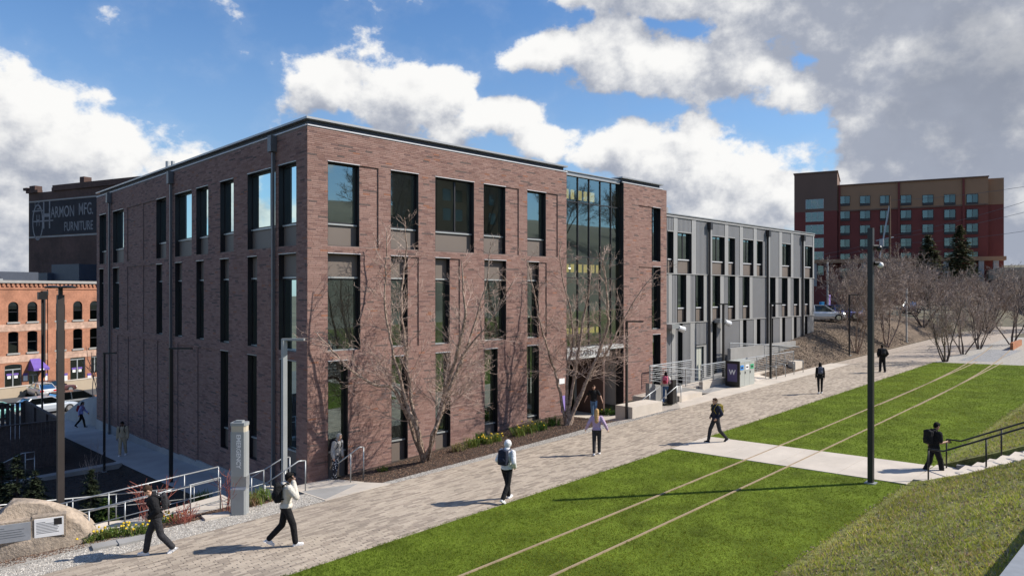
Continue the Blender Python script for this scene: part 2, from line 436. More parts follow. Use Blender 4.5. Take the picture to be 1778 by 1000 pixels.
BASES = {}
def base_of(o):
    if o is None: return (0, 0, 0)
    return BASES.get(o.name, (0, 0, 0))
def finish(me, name, mat, parent=None, smooth=False, **kw):
    me.validate(); me.update()
    if smooth: me.shade_smooth()
    m = MAT[mat] if isinstance(mat, str) else mat
    me.materials.append(m)
    o = bpy.data.objects.new(name, me); COL.objects.link(o)
    if parent:
        o.parent = parent; BASES[o.name] = base_of(parent)
    tag(o, **kw)
    return o
def tag(o, label=None, cat=None, group=None, kind=None):
    if label: o['label'] = label
    if cat: o['category'] = cat
    if group: o['group'] = group
    if kind: o['kind'] = kind
    return o
def thing(name, label, cat, loc=(0, 0, 0), group=None, world=True, rz=0.0):
    """an Empty at the thing's base; world=True: parts are given in world coordinates"""
    o = bpy.data.objects.new(name, None); COL.objects.link(o); o.location = loc; o.empty_display_size = .3
    if rz: o.rotation_euler = (0, 0, rz)
    BASES[o.name] = tuple(loc) if world else (0, 0, 0)
    return tag(o, label, cat, group)
def copy_tree(o, parent=None):
    c = o.copy(); COL.objects.link(c); c.parent = parent
    for ch in list(o.children): copy_tree(ch, c)
    return c
def npmesh(name, V, F, mat, parent=None, cols=None, **kw):
    """numpy mesh: V (n,3), F (m,k) one polygon size"""
    V = np.asarray(V, dtype=np.float64); off = np.array(base_of(parent)) if parent else 0
    V = V - off
    me = bpy.data.meshes.new(name); n = len(V); m, k = F.shape
    me.vertices.add(n); me.vertices.foreach_set('co', V.astype(np.float32).ravel())
    me.loops.add(m * k); me.loops.foreach_set('vertex_index', F.astype(np.int32).ravel())
    me.polygons.add(m); me.polygons.foreach_set('loop_start', np.arange(0, m * k, k, dtype=np.int32))
    me.update(calc_edges=True); me.shade_flat()
    if cols is not None:
        a = me.attributes.new('tint', 'FLOAT_COLOR', 'POINT')
        cc = np.ones((n, 4), dtype=np.float32); cc[:, :3] = cols
        a.data.foreach_set('color', cc.ravel())
    return finish(me, name, mat, parent, **kw)
def text(name, s, size, loc, rot, mat, parent=None, ext=.004, align='CENTER', sx=1.0, bold=0.0, **kw):
    cu = bpy.data.curves.new(name, 'FONT'); cu.body = s; cu.size = size; cu.extrude = ext; cu.align_x = align; cu.align_y = 'CENTER'; cu.offset = bold
    cu.resolution_u = 3
    cu.materials.append(MAT[mat]); o = bpy.data.objects.new(name, cu); COL.objects.link(o)
    bpy.context.view_layer.update()
    me = bpy.data.meshes.new_from_object(o.evaluated_get(bpy.context.evaluated_depsgraph_get())); bpy.data.objects.remove(o); me.name = name
    o = bpy.data.objects.new(name, me); COL.objects.link(o)
    off = base_of(parent); o.location = (loc[0] - off[0], loc[1] - off[1], loc[2] - off[2]); o.rotation_euler = rot; o.scale = (sx, 1, 1)
    if parent: o.parent = parent
    tag(o, **kw); return o

# ------------------------------------------------------------------ ground sheets on one set of grid lines
def fr(a, b, st): return list(np.arange(a, b, st))
GX = sorted(set(round(float(x), 3) for x in [-900, -500, -300, -200, -140, -100, -75, -60, -50, -42, -36, -30, -26] + fr(-23, -14, 1.5) + fr(-14, 62, .5) + fr(62, 110, 3) + fr(110, 240, 10) + [260, 300, 340, 380, 420, 480, 560, 700, 1000, 1500, 2500]
        + [.25, .27, 10.8, 10.85, 13.35, 13.4, -1.5, -2.4, -2.2, 0, 14.3, 13.7, 18.6, 19.2, 23.3, 30.5, 31.3]))
GY = sorted(set(round(float(y), 3) for y in [-900, -500, -300, -200, -150, -110, -90, -75, -60, -50, -42, -36] + fr(-32, -24, 1.0) + fr(-24, 6, .4) + fr(6, 40, 1.5) + fr(40, 130, 6) + [130, 150, 180, 220, 280, 350, 450, 600, 900, 1500, 2500]
        + [-16.5, -8.5, -4, -3.35, -2.6, -1.8, 0]))
def sheet(name, mat, xr, yr, dz, parent=None, **kw):
    xs = [xr[0]] + [x for x in GX if xr[0] + .02 < x < xr[1] - .02] + [xr[1]]
    ys = [yr[0]] + [y for y in GY if yr[0] + .02 < y < yr[1] - .02] + [yr[1]]
    nx, ny = len(xs), len(ys)
    V = np.array([(x, y, H(x, y) + dz) for y in ys for x in xs])
    i = np.arange((nx - 1) * (ny - 1)); r, c = i // (nx - 1), i % (nx - 1); a = r * nx + c
    F = np.stack([a, a + 1, a + nx + 1, a + nx], 1)
    return npmesh(name, V, F, mat, parent, **kw)

# ================================================================== GROUND
sheet('ground', 'far_ground', (-900, 2500), (-900, 2500), -.05, kind='structure')
sheet('lawn', 'grass_base', (-30, 44.5), (-16.5, -8.5), 0, kind='structure')
sheet('grass_bank', 'bank_base', (-30, 110), (-24, -16.5), 0, kind='structure')
sheet('planting_bed', 'soil', (.9, 14.0), (-3.35, -.01), 0, kind='structure')
sheet('gravel_strip', 'gravel_bed', (.85, 18.0), (-4, -3.35), .004, kind='structure')
sheet('gravel_strip', 'gravel_bed', (-14, -1.55), (-4, -2.75), .004, kind='structure')
sheet('planting_bed', 'soil', (-14, -2.2), (-2.75, -1.2), 0, kind='structure')
sheet('gravel_strip', 'gravel_bed', (-14, -6.3), (-2.9, -1.5), .012, kind='structure')
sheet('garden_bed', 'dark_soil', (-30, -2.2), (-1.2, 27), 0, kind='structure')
sheet('entrance_floor', 'concrete', (14.0, 19.0), (-3.35, 0), .008, kind='structure')
sheet('mulch_bank', 'mulch_slope', (31.3, 75), (-2.6, 9), 0, kind='structure')
sheet('gravel_yard', 'gravel_bed', (44.5, 70), (-16.5, -8.5), 0, kind='structure')
sheet('ballast_patch', 'ballast', (46.2, 56), (-11.8, -9.6), .006, kind='structure')
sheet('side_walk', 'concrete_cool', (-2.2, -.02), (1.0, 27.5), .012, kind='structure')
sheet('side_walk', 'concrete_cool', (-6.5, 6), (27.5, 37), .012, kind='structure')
sheet('parking_lot', 'asphalt', (-60, 30), (37, 72), -.01, kind='structure')
sheet('parking_lot', 'asphalt', (46, 110), (9, 60), 0, kind='structure')

m, k, b_, o_ = newmat('path_bed')
p_ = posn(k); bt = k.n('ShaderNodeTexBrick'); k.l(p_, bt.inputs['Vector'])
bt.inputs['Color1'].default_value = (.40, .335, .275, 1); bt.inputs['Color2'].default_value = (.29, .24, .20, 1); bt.inputs['Mortar'].default_value = (.26, .22, .185, 1)
bt.inputs['Scale'].default_value = 1.0; bt.inputs['Brick Width'].default_value = .32; bt.inputs['Row Height'].default_value = .10; bt.inputs['Mortar Size'].default_value = .004
k.l(bt.outputs[0], b_.inputs['Base Color']); b_.inputs['Roughness'].default_value = .9
PATH = sheet('paver_path', 'path_bed', (-14, 95), (-8.5, -4), -.014, kind='structure')
sheet('far_path', 'path_bed', (40.8, 95), (-4, -2.75), -.002, kind='structure')
BASES[PATH.name] = (0, 0, 0)

# pavers: rows along the path, running bond, two browns
def pavers():
    gap = .003; rows = []; L, Wd = .32, .10
    for r in range(45):
        y0 = -8.5 + r * Wd; x = -13 - (r % 2) * L / 2 - random.uniform(0, L / 3)
        while x < 44:
            rows.append((x, y0)); x += L
    A = np.array(rows); n = len(A)
    pal = np.array([(.385, .325, .262), (.37, .312, .252), (.35, .294, .238), (.285, .237, .192), (.262, .218, .178)])
    cl_ = np.sin(A[:, 0] * 2.1 + 3 * np.sin(A[:, 1] * 2.3)) * np.sin(A[:, 1] * 4.1 + 2 * np.sin(A[:, 0] * .9))
    idx = np.where(RNG.random(n) < .34 + .10 * cl_, RNG.choice([3, 4], n), RNG.choice([0, 1, 2], n, p=[.4, .35, .25]))
    tint = pal[idx] * np.array([1.01, 1.01, 1.01]) * RNG.uniform(.9, 1.1, (n, 1))
    d = np.hypot(A[:, 0] + .15 - CAM.x, A[:, 1] + .05 - CAM.y)
    f = (A[:, 0] + .15 - CAM.x) * FW.x + (A[:, 1] + .05 - CAM.y) * FW.y
    a = ((A[:, 0] + .15 - CAM.x) * RT.x + (A[:, 1] + .05 - CAM.y) * RT.y) / np.maximum(f, .1)
    zz = PL(A[:, 0], A[:, 1]) - CAM.z
    px = 889 + 1212 * a; py = 506 - 1212 * zz / np.maximum(f, .1)
    vis = (f > 1) & (px > 10) & (px < 1770) & (py < 990)
    order = np.argsort(np.where(vis, d, 1e9)); near = set(order[:300].tolist())
    # one shared mesh for the nearest ones
    mb = MB(); hx, hy = L / 2 - gap, Wd / 2 - gap / 2
    ch = .006
    vs = [(-hx, -hy, -.03), (hx, -hy, -.03), (hx, hy, -.03), (-hx, hy, -.03), (-hx, -hy, -ch), (hx, -hy, -ch), (hx, hy, -ch), (-hx, hy, -ch),
          (-hx + ch, -hy + ch, 0), (hx - ch, -hy + ch, 0), (hx - ch, hy - ch, 0), (-hx + ch, hy - ch, 0)]
    fs = [(0, 1, 5, 4), (1, 2, 6, 5), (2, 3, 7, 6), (3, 0, 4, 7), (4, 5, 9, 8), (5, 6, 10, 9), (6, 7, 11, 10), (7, 4, 8, 11), (8, 9, 10, 11)]
    me = bpy.data.meshes.new('paver'); me.from_pydata(vs, [], fs); me.materials.append(MAT['paver_piece'])
    rot = Euler((math.atan(-.03), -math.atan(.024), 0)).to_quaternion().to_euler()
    for i in near:
        o = bpy.data.objects.new('paver', me); COL.objects.link(o); o.parent = PATH
        x, y = A[i, 0] + L / 2, A[i, 1] + Wd / 2
        o.location = (x, y, PL(x, y) + random.uniform(-.002, .003)); o.rotation_euler = rot; o.color = (*tint[i], 1)
    rest = np.array([i for i in range(n) if i not in near]); B = A[rest]; t = tint[rest]; n = len(B)
    x0, x1, y0, y1 = B[:, 0] + gap, B[:, 0] + L - gap, B[:, 1] + gap / 2, B[:, 1] + Wd - gap / 2
    dz = RNG.uniform(-.002, .003, n)
    V = np.zeros((n, 8, 3))
    for j, (xx, yy) in enumerate(((x0, y0), (x1, y0), (x1, y1), (x0, y1))):
        z = PL(xx, yy) + dz
        V[:, j] = np.stack([xx, yy, z - .03], 1); V[:, j + 4] = np.stack([xx, yy, z], 1)
    q = np.array([(4, 5, 6, 7), (0, 1, 5, 4), (1, 2, 6, 5), (2, 3, 7, 6), (3, 0, 4, 7)])
    F = (np.arange(n)[:, None, None] * 8 + q[None]).reshape(-1, 4)
    npmesh('paver_field', V.reshape(-1, 3), F, 'paver', PATH, cols=np.repeat(t, 8, 0), kind='stuff')
pavers()

# concrete paths
def slab(name, mat, x0, x1, y0, y1, dz, th=.12, nx=1, ny=1, joint=.012, **kw):
    """concrete flags on the terrain: each flag its own child of the slab bed"""
    bed = MB()
    g = [(x0, y0), (x1, y0), (x1, y1), (x0, y1)]
    bed.add([(x, y, H(x, y) + dz - .02) for x, y in g] + [(x, y, H(x, y) + dz - th) for x, y in g], [(0, 1, 2, 3), (4, 5, 1, 0), (5, 6, 2, 1), (6, 7, 3, 2), (7, 4, 0, 3)])
    root = bed.build(name, 'concrete_dark', kind='structure', **kw)
    for i in range(nx):
        for j in range(ny):
            xa, xb = lerp(x0, x1, i / nx) + joint / 2, lerp(x0, x1, (i + 1) / nx) - joint / 2
            ya, yb = lerp(y0, y1, j / ny) + joint / 2, lerp(y0, y1, (j + 1) / ny) - joint / 2
            q = [(xa, ya), (xb, ya), (xb, yb), (xa, yb)]
            MB().add([(x, y, H(x, y) + dz) for x, y in q] + [(x, y, H(x, y) + dz - .03) for x, y in q],
                     [(0, 1, 2, 3), (4, 5, 1, 0), (5, 6, 2, 1), (6, 7, 3, 2), (7, 4, 0, 3)]).build('slab', mat, root)
    return root
slab('crossing_path', 'concrete', 10.3, 13.0, -16.5, -8.5, .018, nx=1, ny=4)
slab('corner_landing', 'concrete', -1.55, .85, -4.0, -2.3, .02, th=.5, nx=3, ny=1)
slab('corner_landing', 'concrete', -1.5, .9, -2.28, -.02, .02, th=.4, nx=2, ny=2)
slab('apron', 'concrete', 18.2, 41, -4.0, -2.62, .012, nx=12, ny=1)
slab('apron', 'concrete', 23.4, 31.2, -2.6, .25, .012, nx=4, ny=2)

# old railway lines set into the lawn
def strip(x0, x1, fy, w=.05, name='rail_strip', mat='strip_tan', dz=.03, **kw):
    xs = np.arange(x0, x1 + .01, .6); mb = MB(); n = len(xs); vs = []
    for x in xs:
        y = fy(x)
        for (yy, zz) in ((y - w / 2, -.03), (y - w / 2, 0), (y + w / 2, 0), (y + w / 2, -.03)): vs.append((x, yy, H(x, yy) + dz + zz))
    mb.add(vs, [(i * 4 + j, i * 4 + 4 + j, i * 4 + 5 + j, i * 4 + 1 + j) for i in range(n - 1) for j in range(3)])
    return mb.build(name, mat, **kw)
strip(-13, 46, lambda x: -11.5 + .0003 * max(0, x) ** 2, label='tan rail strip in the lawn, nearer the paver path', cat='rail')
strip(-13, 46, lambda x: -13.0 + .0003 * max(0, x) ** 2, label='tan rail strip in the lawn, nearer the rough grass bank', cat='rail')
strip(24, 60, lambda x: -11.36 + .0016 * (x - 22) ** 2, w=.06, label='thin curving rail strip branching off towards the bare trees, nearer the paver path', cat='rail')
strip(24, 60, lambda x: -12.86 + .0016 * (x - 22) ** 2, w=.06, label='thin curving rail strip branching off towards the bare trees, nearer the bank', cat='rail')

# grass: short mown blades on the lawn, rough tufts and straw on the bank
def blades(name, n, xr, yr, hgt, wid, pal, probs, lean, per=3, keep=None, label=None, cat=None):
    u = RNG.random(n) ** 1.5
    x = xr[0] + (xr[1] - xr[0]) * u; y = RNG.uniform(yr[0], yr[1], n)
    if keep is not None:
        kk = keep(x, y); x, y = x[kk], y[kk]; n = len(x)
    z = np.array([H(a, b) for a, b in zip(x, y)])
    patch = .5 + .28 * np.sin(x * .8 + 2 * np.sin(y * .5)) * np.sin(y * 1.1 + 1.3 * np.sin(x * .31)) + .22 * np.sin(x * 3.1 + 2.5 * np.sin(y * 2.2)) * np.sin(y * 4.3 + 1.9 * np.sin(x * 1.7))
    pal = np.array(pal); ci = RNG.choice(len(pal), n * per, p=probs)
    x, y, z = np.repeat(x, per), np.repeat(y, per), np.repeat(z, per); m = n * per
    x = x + RNG.normal(0, wid * 1.5, m); y = y + RNG.normal(0, wid * 1.5, m)
    an = RNG.uniform(0, 2 * PI, m); h = hgt * RNG.uniform(.5, 1.2, m); w = wid * RNG.uniform(.6, 1.3, m)
    la = RNG.uniform(0, 2 * PI, m); ll = lean * h * RNG.uniform(.2, 1, m)
    V = np.zeros((m, 3, 3))
    V[:, 0] = np.stack([x - np.cos(an) * w / 2, y - np.sin(an) * w / 2, z - .005], 1)
    V[:, 1] = np.stack([x + np.cos(an) * w / 2, y + np.sin(an) * w / 2, z - .005], 1)
    V[:, 2] = np.stack([x + np.cos(la) * ll, y + np.sin(la) * ll, z + h], 1)
    p2_ = .5 + .5 * np.sin(x * .23 + 1.7 * np.sin(y * .41 + 1)) * np.sin(y * .37 + 1.1 * np.sin(x * .17))
    t = pal[ci] * (.68 + .62 * np.repeat(patch, per))[:, None] * (1 + (p2_ - .4)[:, None] * np.array([[.35, .12, .1]])) * RNG.uniform(.8, 1.2, (m, 1))
    F = np.arange(m * 3).reshape(-1, 3)
    npmesh(name, V.reshape(-1, 3), F, 'leaf', cols=np.repeat(t, 3, 0), kind='stuff', label=label, cat=cat)
offcross = lambda x, y: ~((x > 10.25) & (x < 13.05))
offrail = lambda x, y: offcross(x, y) & (np.abs(y + 11.5 - .0003 * np.maximum(x, 0) ** 2) > .035) & (np.abs(y + 13 - .0003 * np.maximum(x, 0) ** 2) > .035)
blades('lawn_grass', 85000, (-6, 44.4), (-16.7, -8.42), .040, .013, [(.145, .198, .018), (.115, .168, .015), (.185, .228, .026), (.26, .245, .055)], [.4, .33, .2, .07], .8, 3, offrail,
       'short mown bright green grass of the lawn', 'grass')
blades('bank_grass', 52000, (-9, 40), (-23.5, -16.5), .085, .018, [(.33, .38, .058), (.25, .31, .045), (.38, .36, .09), (.46, .37, .20), (.26, .18, .115), (.56, .48, .31)], [.36, .28, .15, .10, .07, .04], 1.3, 3,
       lambda x, y: ~((x > 10.6) & (x < 13.6)), 'rough yellow green grass and straw on the bank', 'grass')

# ================================================================== BRICK BUILDING
BB = thing('brick_building', 'three storey pink-brown brick hall with tall narrow windows and glazed entrance bay', 'building', (0, 0, 0))
ZT = 12.88; DEP = .22; CH = .0677; BL = .305
F3, F2, F1 = (8.62, 11.70), (4.71, 8.33), (.15, 4.36)
def rx(*p): return [RX(v) for v in p]
RW = []      # (u0,u1,z0,z1, kind, mullion px)
for a, b, mu in ((569, 624, None), (678.2, 726.5, None), (755.6, 823, 794.6), (839.6, 877.7, None), (915.4, 947.9, None)):
    RW.append((*rx(a, b), *F3, 'top', RX(mu) if mu else None))
for a, b in ((569, 625.6), (678.4, 708), (755.6, 781), (840.9, 878.8), (915.5, 935.7)): RW.append((*rx(a, b), *F2, 'mid', None))
for i, (a, b) in enumerate(((569.4, 604), (679.6, 708), (756, 782), (841.3, 864), (915, 935.8))): RW.append((*rx(a, b), -.1 if i == 0 else .15, F1[1], 'low', None))
xa, xb = rx(1133.2, 1146.9)
RW += [(xa, xb, 8.66, 11.77, 'slot', None), (xa, xb, 4.74, 8.35, 'slot', None), (xa, xb, 1.2, 4.44, 'slot', None)]
RB = []      # shallow blind recesses in the brickwork
for a, b, z in ((624, 657, F3), (877.7, 900.6, F3), (947.9, 968.2, F3), (708, 727, F2), (781, 798.4, F2), (935.7, 949, F2)): RB.append((*rx(a, b), *z))
RB += [(RX(1109), xa, 8.66, 11.77), (RX(1109), xa, 4.74, 8.35)]
BAY = (14.12, 18.88)
LWN = []
for a, b, mu in ((172.8, 184.6, None), (196.2, 215, None), (271.4, 288.6, None), (304, 333, 326), (340.8, 361.6, None), (382.4, 405.8, None), (429.8, 478, 462), (483.8, 514.6, None)):
    LWN.append((LY(b), LY(a), *F3, 'top', LY(mu) if mu else None))
for a, b in ((172.8, 180), (196, 207), (271.5, 282), (304, 316), (341, 354), (382.4, 397.5), (430, 446.5), (484, 514.6)): LWN.append((LY(b), LY(a), *F2, 'mid', None))
for a, b in ((383, 396.5), (430, 446), (486, 514.6)): LWN.append((LY(b), LY(a), .15, F1[1], 'low', None))
LB = []
for a, b, z in ((221, 247, F3), (248.5, 270, F3), (221, 247, F2), (248.5, 270, F2), (204, 221, (-1, 4.36)), (222, 247, (-1, 4.36)), (249, 271, (-1, 4.36)), (273, 296, (-1, 4.36)), (308, 341, (-1, 4.36)), (343, 381, (-1, 4.36))):
    LB.append((LY(b), LY(a), *z))
LEND = 27.16
# stepped concrete plinth under the shaded side
PSTEP = [(0.02, 5.6, -.55), (5.6, 8.0, -.72), (8.0, 10.4, -.88), (10.4, 12.6, -.98), (12.6, 15, -1.03), (15, 18, -1.07), (18, 21, -1.10), (21, 24.2, -1.13), (24.2, LEND, -1.16)]

def mapR(u, d, z): return (u, d, z)
def mapL(u, d, z): return (d, u, z)
PAL = np.array([(.42, .285, .25), (.395, .262, .228), (.37, .238, .206), (.345, .215, .185), (.30, .185, .165), (.185, .145, .138), (.42, .21, .14), (.25, .165, .155)])
PRB = [.24, .26, .22, .13, .065, .03, .015, .04]
def brickface(tagname, mp, umin, umax, z0, opens, blinds, zb=None, nobj=150, mate=None):
    """lay the courses of one facade; returns nothing, adds the brick objects and the rest as one part"""
    out = []   # u0,u1,z,depth
    k = 0
    ncourse = int((ZT - z0) / CH)
    prev = None
    for c in range(ncourse):
        z = z0 + c * CH; zm = z + CH / 2
        cuts = sorted([(o[0], o[1]) for o in opens if o[2] < zm < o[3]])
        iv = []; u = umin
        for a, b in cuts:
            if a > u + .02: iv.append((u, a))
            u = max(u, b)
        if u < umax - .02: iv.append((u, umax))
        bl = sorted([(b_[0], b_[1]) for b_ in blinds if b_[2] < zm < b_[3]])
        parts = []
        for a, b in iv:
            s = a
            for p, q in bl:
                if q <= s or p >= b: continue
                p2, q2 = max(p, s), min(q, b)
                if p2 > s + .01: parts.append((s, p2, 0.0))
                parts.append((p2, q2, .045)); s = q2
            if s < b - .01: parts.append((s, b, 0.0))
        off = random.uniform(0, BL)
        for a, b, d in parts:
            if zb:
                # skip what lies below the plinth
                pass
            j0 = math.floor((a - off) / BL)
            u = a
            j = j0 + 1
            while u < b - .015:
                v = min(b, off + j * BL)
                if b - v < .05: v = b
                if v - u > .03:
                    um = (u + v) / 2
                    ok = True
                    if zb:
                        for p, q, h in zb:
                            if p <= um < q and z < h: ok = False
                    if ok: out.append((u, v, z, d))
                u = max(v, u + .01); j += 1
    A = np.array(out); n = len(A); g = .005
    cl = RNG.choice(len(PAL), n, p=PRB)
    # dark bricks tend to lie next to each other in a course
    run = RNG.random(n) < .35
    cl[1:] = np.where(run[1:] & (cl[:-1] == 5), 5, cl[1:])
    T = PAL[cl] * np.array([.655, .605, .595]) * RNG.uniform(.92, 1.08, (n, 1))
    um = (A[:, 0] + A[:, 1]) / 2
    pts = np.array([mp(u, 0, z) for u, z in zip(um, A[:, 2])])
    dist = np.linalg.norm(pts - np.array(CAM), axis=1)
    full = (A[:, 1] - A[:, 0] > BL - .006) & (A[:, 3] == 0) & (A[:, 2] > .8)
    near = set(np.argsort(np.where(full, dist, 1e9))[:nobj].tolist())
    h = BL - 2 * g + g
    mb = MB(); x0, x1, zz0, zz1 = g / 2, BL - g / 2, g, CH - g; pr = -.006; e = .003
    vs = [mp(*p) for p in ((x0, .02, zz0), (x1, .02, zz0), (x1, .02, zz1), (x0, .02, zz1), (x0, pr + e, zz0), (x1, pr + e, zz0), (x1, pr + e, zz1), (x0, pr + e, zz1),
                           (x0 + e, pr, zz0 + e), (x1 - e, pr, zz0 + e), (x1 - e, pr, zz1 - e), (x0 + e, pr, zz1 - e))]
    fs = [(0, 1, 5, 4), (1, 2, 6, 5), (2, 3, 7, 6), (3, 0, 4, 7), (4, 5, 9, 8), (5, 6, 10, 9), (6, 7, 11, 10), (7, 4, 8, 11), (8, 9, 10, 11)]
    if mp is mapL: fs = [tuple(reversed(f)) for f in fs]
    me = bpy.data.meshes.new('brick'); me.from_pydata(vs, [], fs); me.materials.append(MAT['brick_piece'])
    for i in near:
        o = bpy.data.objects.new('brick', me); COL.objects.link(o); o.parent = BB
        o.location = mp(A[i, 0], random.uniform(-.002, .002), A[i, 2]); o.color = (*T[i], 1)
    keep = np.array([i for i in range(n) if i not in near]); A = A[keep]; T = T[keep]; n = len(A)
    V = np.zeros((n, 8, 3)); jit = RNG.uniform(-.0025, .0025, n)
    u0, u1, zz0, zz1 = A[:, 0] + g / 2, A[:, 1] - g / 2, A[:, 2] + g, A[:, 2] + CH - g
    for j, (u, z) in enumerate(((u0, zz0), (u1, zz0), (u1, zz1), (u0, zz1))):
        V[:, j] = np.stack(mp(u, A[:, 3] + .02, z), 1); V[:, j + 4] = np.stack(mp(u, A[:, 3] - .006 + jit, z), 1)
    q = np.array([(4, 5, 6, 7), (0, 1, 5, 4), (1, 2, 6, 5), (2, 3, 7, 6), (3, 0, 4, 7)])
    if mp is mapL: q = q[:, ::-1]
    F = (np.arange(n)[:, None, None] * 8 + q[None]).reshape(-1, 4)
    npmesh('brickwork', V.reshape(-1, 3), F, 'brick', BB, cols=np.repeat(T, 8, 0), kind='stuff')

def wallface(name, mp, umin, umax, z0, z1, opens, blinds, mat='mortar'):
    """mortar skin behind the bricks, holed for the openings, stepped back in the blind recesses"""
    us = sorted(set([umin, umax] + [v for o in opens + blinds for v in o[:2] if umin < v < umax]))
    zs = sorted(set([z0, z1] + [v for o in opens + blinds for v in o[2:4] if z0 < v < z1]))
    mb = MB()
    for a, b in zip(us, us[1:]):
        for c, d in zip(zs, zs[1:]):
            um, zm = (a + b) / 2, (c + d) / 2
            if any(o[0] < um < o[1] and o[2] < zm < o[3] for o in opens): continue
            dd = .045 if any(o[0] < um < o[1] and o[2] < zm < o[3] for o in blinds) else 0
            mb.quad(mp(a, dd, c), mp(b, dd, c), mp(b, dd, d), mp(a, dd, d))
    for o in blinds:
        a, b, c, d = o[:4]
        for (p, q) in (((a, c), (a, d)), ((b, c), (b, d)), ((a, d), (b, d)), ((a, c), (b, c))):
            mb.quad(mp(p[0], 0, p[1]), mp(q[0], 0, q[1]), mp(q[0], .045, q[1]), mp(p[0], .045, p[1]))
    return mb.build(name, mat, BB)

def reveal_window(parent, mp, u0, u1, z0, z1, kind, mull, dep=DEP, dirn=1):
    """opening liner, frame, pane(s), spandrel panel and sill"""
    def bx(mb, a, b, d0, d1, c, d):
        p, q = mp(a, d0, c), mp(b, d1, d); mb.box(p[0], q[0], p[1], q[1], p[2], q[2])
    if kind == 'top': gz = (9.46, z1); pan = (z0, 9.40)
    elif kind == 'mid': gz = (z0, 7.42); pan = (7.48, z1)
    elif kind == 'low': gz = (1.02, z1); pan = (z0, .96)
    else: gz = (z0, z1); pan = None
    lin = MB(); t = .012
    for (a, b, c, d) in ((u0, u0 + t, z0, z1), (u1 - t, u1, z0, z1), (u0 + t, u1 - t, z1 - t, z1), (u0 + t, u1 - t, z0, z0 + t)): bx(lin, a, b, .001, dep + .08, c, d)
    w = .05                                                     # frame bars
    g0, g1 = gz
    for (a, b, c, d) in ((u0 + t, u0 + t + w, g0, g1 - t), (u1 - t - w, u1 - t, g0, g1 - t), (u0 + t + w, u1 - t - w, g1 - t - w, g1 - t), (u0 + t + w, u1 - t - w, g0, g0 + w)):
        bx(lin, a, b, dep - .02, dep + .06, c, d)
    if mull: bx(lin, mull - .03, mull + .03, dep - .03, dep + .05, g0 + w, g1 - t - w)
    win = lin.build('window', 'dark_metal', parent)
    ed = [u0 + t + w] + ([mull - .03, mull + .03] if mull else []) + [u1 - t - w]
    for a, b in zip(ed[::2], ed[1::2]):
        mb = MB(); mb.quad(mp(a, dep + .02, g0 + w), mp(b, dep + .02, g0 + w), mp(b, dep + .02, g1 - t - w), mp(a, dep + .02, g1 - t - w)); mb.build('pane', 'glass', win)
    if pan:
        mb = MB(); bx(mb, u0 + t, u1 - t, dep - .01, dep + .03, pan[0] + t * (pan[0] == z0), pan[1] - t * (pan[1] == z1)); mb.build('spandrel_panel', 'spandrel', win)
        zz = pan[1] if pan[0] == z0 else pan[0] - .055
        mb = MB(); bx(mb, u0 + t + .001, u1 - t - .001, dep - .075, dep - .012, zz - .005, zz + .05); mb.build('sill', 'sill_metal', win)
    else:
        mb = MB(); bx(mb, u0 + t + .001, u1 - t - .001, dep - .075, dep - .022, z0 + t, z0 + t + .04); mb.build('sill', 'sill_metal', win)
    if kind == 'mid':
        mb = MB(); bx(mb, u0 + t + .001, u1 - t - .001, dep - .075, dep - .022, z0 + t, z0 + t + .04); mb.build('sill', 'sill_metal', win)
    # pale flashing strip over the head and at the foot of the opening
    mb = MB(); bx(mb, u0 - .01, u1 + .01, -.025, -.008, z1 + .002, z1 + .028); mb.build('lintel_strip', 'trim_white' if dirn == 1 else 'sill_metal', win)
    return win

bay_open = [(BAY[0], BAY[1], -1, 14, 'bay', None)]
brickface('sunny', mapR, 0.0, 23.1, -.28, RW + bay_open, RB)
brickface('shaded', mapL, 0.0, LEND, -1.4, LWN, LB, zb=PSTEP)
wallface('wall', mapR, 0.012, 23.1, -1.5, ZT, RW + bay_open, RB)
wallface('wall', mapL, 0.012, LEND, -2.2, ZT, LWN, LB)
for o in RW: reveal_window(BB, mapR, *o)
for o in LWN: reveal_window(BB, mapL, *o, dirn=-1)
# back walls, so that the block is closed
MB().box(23.08, 23.1, .05, 26, -1, ZT).box(.05, 23, 27.1, LEND, -2, ZT).build('back_wall', 'mortar', BB)
# plinth
for a, b, z in PSTEP:
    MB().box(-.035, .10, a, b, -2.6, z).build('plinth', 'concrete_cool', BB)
# roof edge: white drip, dark recessed band, light metal cap
def roof_edge(x0, x1, left=True):
    m1 = MB(); m2 = MB(); m3 = MB()
    m1.box(x0 + .001, x1, -.03, .06, ZT + .002, ZT + .05); m2.box(x0 + .14, x1 - .12, .14, .3, ZT + .05, ZT + .245); m3.box(x0 - .05, x1, -.06, .8, ZT + .245, ZT + .32)
    if left:
        m1.box(-.03, .06, .062, LEND, ZT + .002, ZT + .05); m2.box(.14, .3, .3, LEND - .1, ZT + .05, ZT + .245); m3.box(-.05, .8, .801, LEND + .05, ZT + .245, ZT + .32)
    m1.build('roof_drip', 'trim_white', BB); m2.build('roof_band', 'eave_dark', BB); m3.build('roof_cap', 'eave_metal', BB)
roof_edge(-.001, BAY[0] + .05); roof_edge(18.75, 22.7, False)
MB().box(.8, 23, .8, 27, ZT - .1, ZT + .18).build('roof', 'roof_grey', BB)
MB().box(BAY[0] + .06, 18.74, .16, .8, 12.80, 12.98).box(BAY[0] + .06, 18.74, .10, .3, 12.98, 13.02).build('bay_roof_cap', 'eave_metal', BB)
# vents on the roof
for px in (291, 300):
    p = LF(px, 290, 3.0); MB().tube([(3.0, p.y, 12.9), (3.0, p.y, p.z + .35)], .12, 10).build('roof_vent', 'pole_grey', BB)
